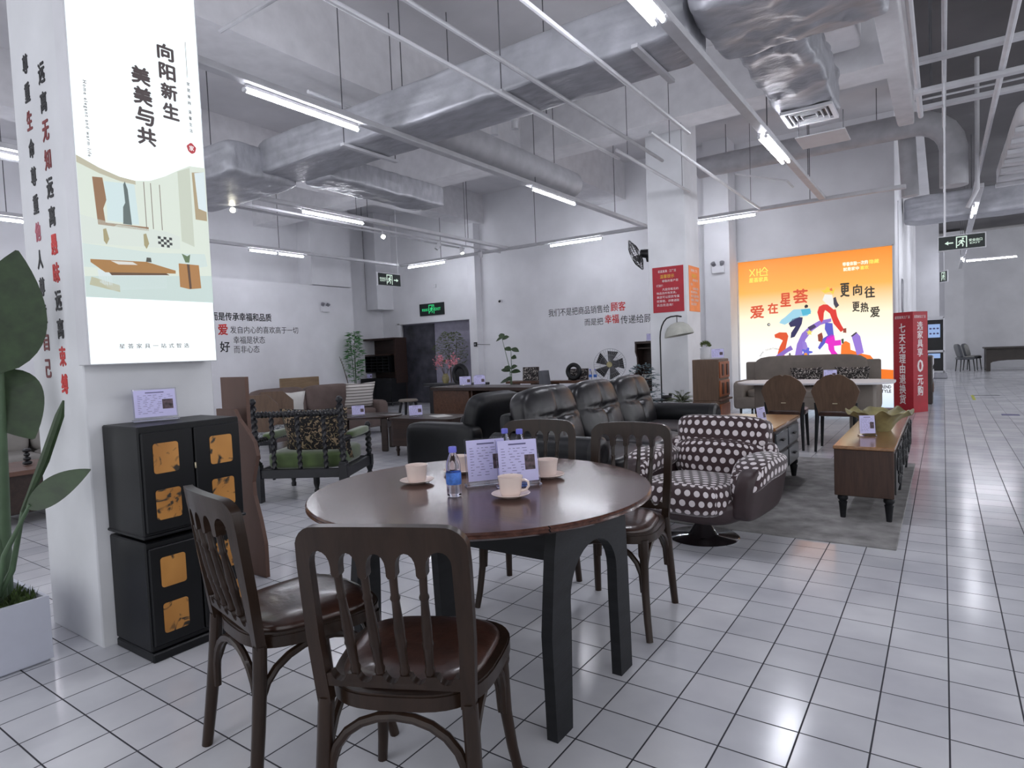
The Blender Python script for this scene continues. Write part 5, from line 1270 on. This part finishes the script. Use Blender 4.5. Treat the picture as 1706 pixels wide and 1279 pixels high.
sofa('taupe_sofa', 'taupe fabric sofa below the orange sign', (-1.98, 11.85, 0), -HP, 2.25, 1.0, 1.0, .6, 'beige', 1)
for x, w in ((-1.95, 'left'), (-1.25, 'right')):
    o = tag(MB().pillow((0, 0, 0), .52, .36, .16, R=Rx(.25)).build('patterned_cushion', 'floralb', ang=2), w+' of two black and white patterned cushions on the taupe sofa', 'cushion', 'patterned cushions'); o.location = (x, 11.78, .64)
for k, z in enumerate((.60,)): pass

# ------------------------------------------------------------------ tall drawer cabinet, floor lamp, desk, standing fan
t = thing('tall_drawer_cabinet', 'tall brown cabinet with red-brown carved drawers, right of the far pillar', 'cabinet', (-2.53, 8.25, 0))
MB().box((0, 0, .81), (.34, .46, .54), .008).build('upper_case', 'cabbrown', t); MB().box((0, 0, .27), (.345, .47, .54), .008).build('lower_case', 'cabbrown', t)
for z in (.94, .70):
    d = MB().box((.175, 0, z), (.02, .42, .21), .004).build('drawer', 'redwood', t)
    for y in (-.1, .1): MB().box((.188, y, z), (.012, .07, .15), .004).build('carved_panel', 'walnut', d)
MB().box((.19, 0, .555), (.05, .46, .025), .004).build('ledge', 'board', t); MB().box((.178, 0, .28), (.02, .42, .44), .004).build('door', 'redwood', t)
t = thing('potted_plant', 'white vase of dark seed heads on the tall brown cabinet', 'vase', (-2.58, 8.2, 1.08)); MB().lathe([(0, 0), (.055, 0), (.065, .02), (.062, .12), (.07, .15), (.06, .15), (0, .13)], n=20).build('vase', 'white', t)
mb = MB(); rnd = random.Random(2)
for k in range(90):
    a, b = rnd.uniform(0, 2*PI), rnd.uniform(.1, 1.5); p = Vector((math.cos(a)*math.cos(b), math.sin(a)*math.cos(b), math.sin(b))); mb.leaf(Vector((0, 0, .16))+p*.04, Vector((0, 0, .17))+p*.085, .02, (rnd.random(), rnd.random(), .3), n=2)
mb.build('seed_heads', 'leaf4', t, ang=2, recalc=False)
price(-2.44, 8.27, 1.08, .35, 'price stand on the tall brown cabinet beside the white vase')
t = thing('floor_lamp', 'arched black floor lamp with a pleated white shade and a round tray', 'floor lamp', (-3.42, 8.78, 0))
MB().lathe([(0, 0), (.15, 0), (.15, .015), (.02, .03), (0, .03)], n=28).build('base', 'black', t)
MB().tube([(0, 0, .02), (0, 0, 1.4)]+[(.17-.17*math.cos(a), 0, 1.4+.3*math.sin(a)) for a in (.3, .6, .9, 1.2, 1.57)]+[(.26, 0, 1.705), (.33, 0, 1.69)], .011, 8).build('pole', 'black', t)
MB().lathe([(0, .48), (.17, .48), (.18, .49), (.18, .5), (0, .495)], (.0, -.03, 0), 32).build('tray', 'black', t)
MB().cyl((.26, 0, 1.7), (.26, 0, 1.6), .006, n=6).build('cord', 'black', t)
sh = MB(); n = 96; prev = None
for r, z in ((.03, 1.61), (.09, 1.595), (.15, 1.55), (.19, 1.48), (.205, 1.42), (.2, 1.42), (.18, 1.48), (.14, 1.54), (.03, 1.59)):
    cur = [sh.bm.verts.new((.26+r*(1+.025*(i % 2))*math.cos(2*PI*i/n), r*(1+.025*(i % 2))*math.sin(2*PI*i/n), z)) for i in range(n)]
    if prev:
        for i in range(n): sh.bm.faces.new((prev[i], prev[(i+1) % n], cur[(i+1) % n], cur[i]))
    prev = cur
for v in sh.bm.verts: v.co = Ry(-.16) @ (v.co-Vector((.26, 0, 1.6)))+Vector((.26, 0, 1.6))
sh.build('lamp_shade', 'shade', t)
o = thing('trinket', 'small dark ornament lying on the round tray of the floor lamp', 'ornament', (-3.33, 8.75, .5)); MB().soft((0, 0, .03), (.14, .09, .06), 3, 6).build('body', 'black', o, ang=2); MB().soft((.05, .01, .065), (.05, .05, .05), 2.5, 6).build('head', 'black', o, ang=2)
t = thing('hutch_desk', 'tall dark hutch desk with a white folder on its shelf, left of the far pillar', 'desk', (-4.24, 10.45, 0))
mb = MB()
for s in (-1, 1):
    o = [(-.22, .72), (.2, .72), (.2, 1.38), (-.12, 1.38), (-.13, 1.2), (-.06, 1.1), (-.05, .95), (-.12, .85), (-.22, .8)]
    mb.prism(o, s*.24-.015, s*.24+.015, lambda a, b, h: (h, a, b))
mb.box((0, .19, 1.05), (.48, .02, .66)); mb.box((0, .03, 1.36), (.5, .34, .04)); mb.box((0, .06, 1.26), (.46, .28, .02)); mb.build('hutch', 'darkwalnut', t, smooth=False)
MB().box((0, -.05, .71), (.56, .6, .04), .004).build('worktop', 'darkwalnut', t)
MB().box((0, -.02, .58), (.52, .5, .2), .004).build('drawer_case', 'darkwalnut', t)
for x in (-.24, .24):
    for y in (-.26, .2): MB().tube([(x, y, .5), (x, y, 0)], [.025, .018], 8).build('leg', 'darkwalnut', t)
tag(MB().box((0, 0, .02), (.3, .2, .04)).box((-.02, .0, .055), (.26, .18, .03)).build('folders', 'ivory', smooth=False), 'white folders lying in the tall dark hutch desk', 'folder').location = (-4.2, 10.36, .73)
price(-4.26, 10.5, 1.38, .2, 'price stand on top of the tall dark hutch desk')
t = thing('standing_fan', 'large standing fan with a wire guard behind the leather sofa', 'fan', (-4.36, 9.08, 0))
MB().lathe([(0, 0), (.2, 0), (.2, .02), (.03, .04), (0, .04)], n=28).build('base', 'black', t); MB().cyl((0, 0, .03), (0, 0, .92), .018, n=12).build('pole', 'metalgrey', t); MB().cyl((0, .02, 1.02), (0, .17, 1.02), .07, .06, 16).build('motor', 'black', t); MB().cyl((0, .05, .9), (0, .05, .98), .03, n=10).build('neck', 'black', t)
ax, c = (.35, -.93, .05), (0, -.06, 1.02)
mb = MB(); cage(mb, c, ax, .255, .075, 40, .0016); mb.build('guard', 'metalgrey', t); mb = MB(); blades(mb, c, ax, .22, 5); mb.build('blade', 'black', t)
mb = MB(); a_ = Vector(ax).normalized(); p = Vector(c)+a_*.077; mb.tube([p, p+a_*.008], .045, 20); mb.build('badge', 'bowl', t)

# ------------------------------------------------------------------ small tables and frames at the end wall
def bench(label, x, y, w, h=.74):
    t = thing('console_bench', label, 'table', (x, y, 0)); MB().box((0, 0, h), (w, .3, .045), .006).build('top', 'walnutx', t)
    for s in (-1, 1): MB().prism([(-.05, 0), (.05, 0), (.035, h-.02), (-.035, h-.02)], -.11, .11, lambda a, b, k, s=s: (s*(w/2-.11)+a, k, b)).build('leg', 'walnut', t, smooth=False)
    return t
def frame(label, x, y, z, w, h, m):
    t = thing('picture_frame', label, 'picture frame', (x, y, z), .15, 'leopard print frames'); MB().box((0, 0, h/2), (w, .03, h), .004, R=Rx(-.1)).build('frame', 'darkwalnut', t); MB().box((0, -.017, h/2), (w*.9, .006, h*.9), R=Rx(-.1)).build('picture', m, t, smooth=False)
bench('small walnut bench table holding the left patterned frame, by the end wall', -6.17, 9.3, .66)
frame('leopard patterned frame on the left small bench table', -6.03, 9.28, .765, .31, .24, 'floralb')
bench('longer walnut bench table with the tyre ring and bottles, by the end wall', -5.15, 9.3, 1.05)
frame('leopard patterned frame behind the black ring', -5.13, 9.38, .765, .36, .19, 'floralb')
o = tag(MB().tube([(.115*math.cos(2*PI*i/32), 0, .15+.115*math.sin(2*PI*i/32)) for i in range(32)], .036, 10, True).build('black_ring', 'leatherb'), 'black padded ring ornament in front of the right patterned frame', 'ornament'); o.location = (-5.14, 9.24, .762)
dup(bt, 'left of two water bottles beside the standing fan', (-4.86, 9.3, .7625), 0, 'water bottles'); dup(bt, 'right of two water bottles beside the standing fan', (-4.78, 9.32, .7625), 0, 'water bottles')
o = tag(MB().prism([(-.05, 0), (.03, 0), (.02, .6), (-.03, .95), (-.09, .95), (-.08, .75)], -.12, .12, lambda a, b, h: (a, h, b)).build('slim_chair_back', 'shell', ang=.6), 'slim grey tilted panel standing between the two bench tables', 'panel'); o.location = (-5.5, 8.95, 0)
t = thing('dark_side_table', 'dark side table with the blossom vase in front of the doorway', 'table', (-7.95, 9.5, 0)); MB().box((0, 0, .695), (1.3, .5, .05), .01).build('top', 'twist', t); MB().box((0, 0, .33), (1.1, .4, .66), .01).build('body', 'twist', t)
o = tag(MB().tube([(.15*math.cos(2*PI*i/28), 0, .17+.17*math.sin(2*PI*i/28)) for i in range(28)], .05, 10, True).soft((0, .0, .17), (.24, .05, .26), 3, 6).build('round_back_stool', 'leatherb'), 'round black padded backrest on the dark side table', 'ornament'); o.location = (-7.75, 9.4, .721)

# ------------------------------------------------------------------ beyond: aisle end
t = thing('screen_kiosk', 'white framed display kiosk with screen at the far end of the aisle', 'kiosk', (-.2, 22.7, 0))
mb = MB()
for s in (-1, 1): mb.box((s*.22, 0, .93), (.05, .2, 1.8))
for z in (1.83, .82, .2): mb.box((0, 0, z), (.44, .2, .06))
mb.build('frame', 'white', t, smooth=False); MB().box((0, .02, 1.3), (.4, .08, .92)).build('screen_panel', 'black', t, smooth=False)
s = MB().box((-.03, -.03, 1.43), (.30, .02, .40)).build('picture', 'screen', t, smooth=False)
for i in range(3):
    for j in range(2): MB().soft((-.12+.09*i, -.043, 1.5-.15*j), (.06, .01, .05), 3, 3).build('product_image', 'print', s)
MB().box((0, .02, .5), (.4, .08, .56)).build('lower_panel', 'black', t, smooth=False); MB().box((-.03, -.03, .68), (.3, .02, .14)).build('picture', 'screen', t, smooth=False)
MB().box((0, 0, .09), (.6, .4, .18), .02).build('base', 'metalgrey', t)
t = thing('sample_rack', 'grey sample rack standing behind the red display column', 'rack', (-.42, 14.4, 0))
MB().box((0, 0, .45), (.5, .9, .9), .02).build('body', 'desk', t)
for z in (.3, .55, .8): MB().box((.255, 0, z), (.02, .8, .16), .01).build('sample_tray', 'board' if z < .4 else 'white', t)
t = thing('long_desk', 'long dark desk with arched openings at the far right', 'desk', (2.9, 27.4, 0))
MB().box((0, 0, .79), (3.5, 1.5, .05), .01).build('worktop', 'desk', t)
def arches(y, n):
    o = [(-1.7, 0)]; w = 3.4/n
    for i in range(n):
        a = -1.7+w*i; o += [(a+.12, 0)]+[(a+w/2-(w/2-.12)*math.cos(q), .28+.1*math.sin(q)) for q in [PI*k/8 for k in range(9)]]+[(a+w-.12, 0)]
    o += [(1.7, 0), (1.7, .76), (-1.7, .76)]
    mb = MB(); mb.prism(o, y-.03, y+.03, lambda a, b, h: (a, h, b)); mb.build('front_panel', 'desk', t, smooth=False)
arches(-.6, 2); arches(.6, 2)
for s in (-1, 1): MB().box((s*1.66, 0, .4), (.06, 1.14, .74)).build('side_panel', 'desk', t, smooth=False)
def shell_chair():
    t = thing('shell_chair', 'x', 'chair'); MB().soft((0, -.2, .72), (.5, .1, .5), 4, 8, R=Rx(.25)).soft((0, .0, .46), (.52, .5, .1), 4, 8).build('shell', 'shell', t, ang=2); MB().soft((0, -.15, .72), (.42, .06, .44), 4, 6, R=Rx(.25)).soft((0, .04, .5), (.42, .4, .06), 4, 6).build('inner_pad', 'inner', t, ang=2)
    for x in (-.19, .19):
        for y in (-.18, .18): MB().tube([(x, y, .44), (x*1.15, y*1.2, 0)], [.02, .014], 8).build('leg', 'black', t)
    return t
c = shell_chair(); c.location = (.62, 27.0, 0); c.rotation_euler = (0, 0, -HP+.3); c['label'] = 'front grey shell chair at the left end of the long dark desk'; c['group'] = 'grey shell chairs'
dup(c, 'rear grey shell chair partly behind the front one at the long dark desk', (.85, 27.9, 0), -HP-.3, 'grey shell chairs')
for i, (x, y, w, d, m, l) in enumerate(((.72, 16.2, .45, .1, 'tape', 'dark tape strip on the aisle floor ahead of the yellow mark'), (.95, 22.6, .4, .14, 'tape', 'farthest dark tape strip on the aisle floor'), (.85, 12.3, .22, .2, 'print', 'grey floor patch in the middle of the aisle'), (.86, 9.0, .22, .22, 'print', 'grey floor patch at the right edge of the aisle'), (.49, 15.6, .05, 1.2, 'tapey', 'yellow tape mark on the aisle floor'))):
    o = tag(MB().box((0, 0, .001), (w, d, .002)).build('floor_tape', m, smooth=False), l, 'floor tape'); o.location = (x, y, 0)
t = thing('wall_panel', 'white panel with a rounded emblem on the wall facing the aisle', 'panel', (-.685, 14.5, 0)); MB().box((0, 0, 2.0), (.02, 1.5, 3.6)).build('sheet', 'white', t, smooth=False)
MB().tube([(.014, .2+.18*math.cos(a), 2.1+(.2 if math.sin(a) > 0 else -.2)+.12*math.sin(a)) for a in [2*PI*i/24 for i in range(24)]], .02, 6, True).build('emblem', 'metalgrey', t)

# ------------------------------------------------------------------ seating behind the lettered pillar
sofa('grey_sofa', 'grey sofa glimpsed left of the lettered pillar', (-7.75, 2.45, 0), -.1, 2.2, .95, .86, .6, 'greys', 2)
t = thing('brown_coffee_table', 'reddish brown coffee table glimpsed behind the green plant', 'coffee table', (-6.55, 1.98, 0))
MB().box((0, 0, .44), (.7, 1.0, .04), .006).build('tabletop', 'board', t); MB().box((0, 0, .26), (.6, .9, .32), .006).build('body', 'darkwalnut', t)
for x in (-.28, .28):
    for y in (-.42, .42): MB().box((x, y, .05), (.06, .06, .1)).build('leg', 'darkwalnut', t)
t = thing('stone_ornament', 'small dark stacked ornament on the reddish brown coffee table', 'ornament', (-6.52, 1.99, .46))
for i, r in enumerate((.035, .028, .022, .03)): MB().soft((0, 0, .022+.036*i), (r*2, r*2, .036), 2.4, 6).build('stone', 'twist', t, ang=2)
o = thing('wall_socket', 'small dark wall box with a short wire on the pier right of the doorway', 'wall socket', (-9.56, 12.25, 1.52)); MB().box((0, -.015, 0), (.09, .03, .11), .005).build('box', 'black', o); MB().box((0, -.032, 0), (.04, .006, .05), .002).build('cover', 'metalgrey', o)
MB().tube([(.045, -.015, .0), (.18, -.02, -.01), (.33, .15, -.02)], .006, 6).build('wire', 'black', o)
price(-7.45, 9.62, .72, .85, 'price stand behind the round black backrest on the dark side table', True)
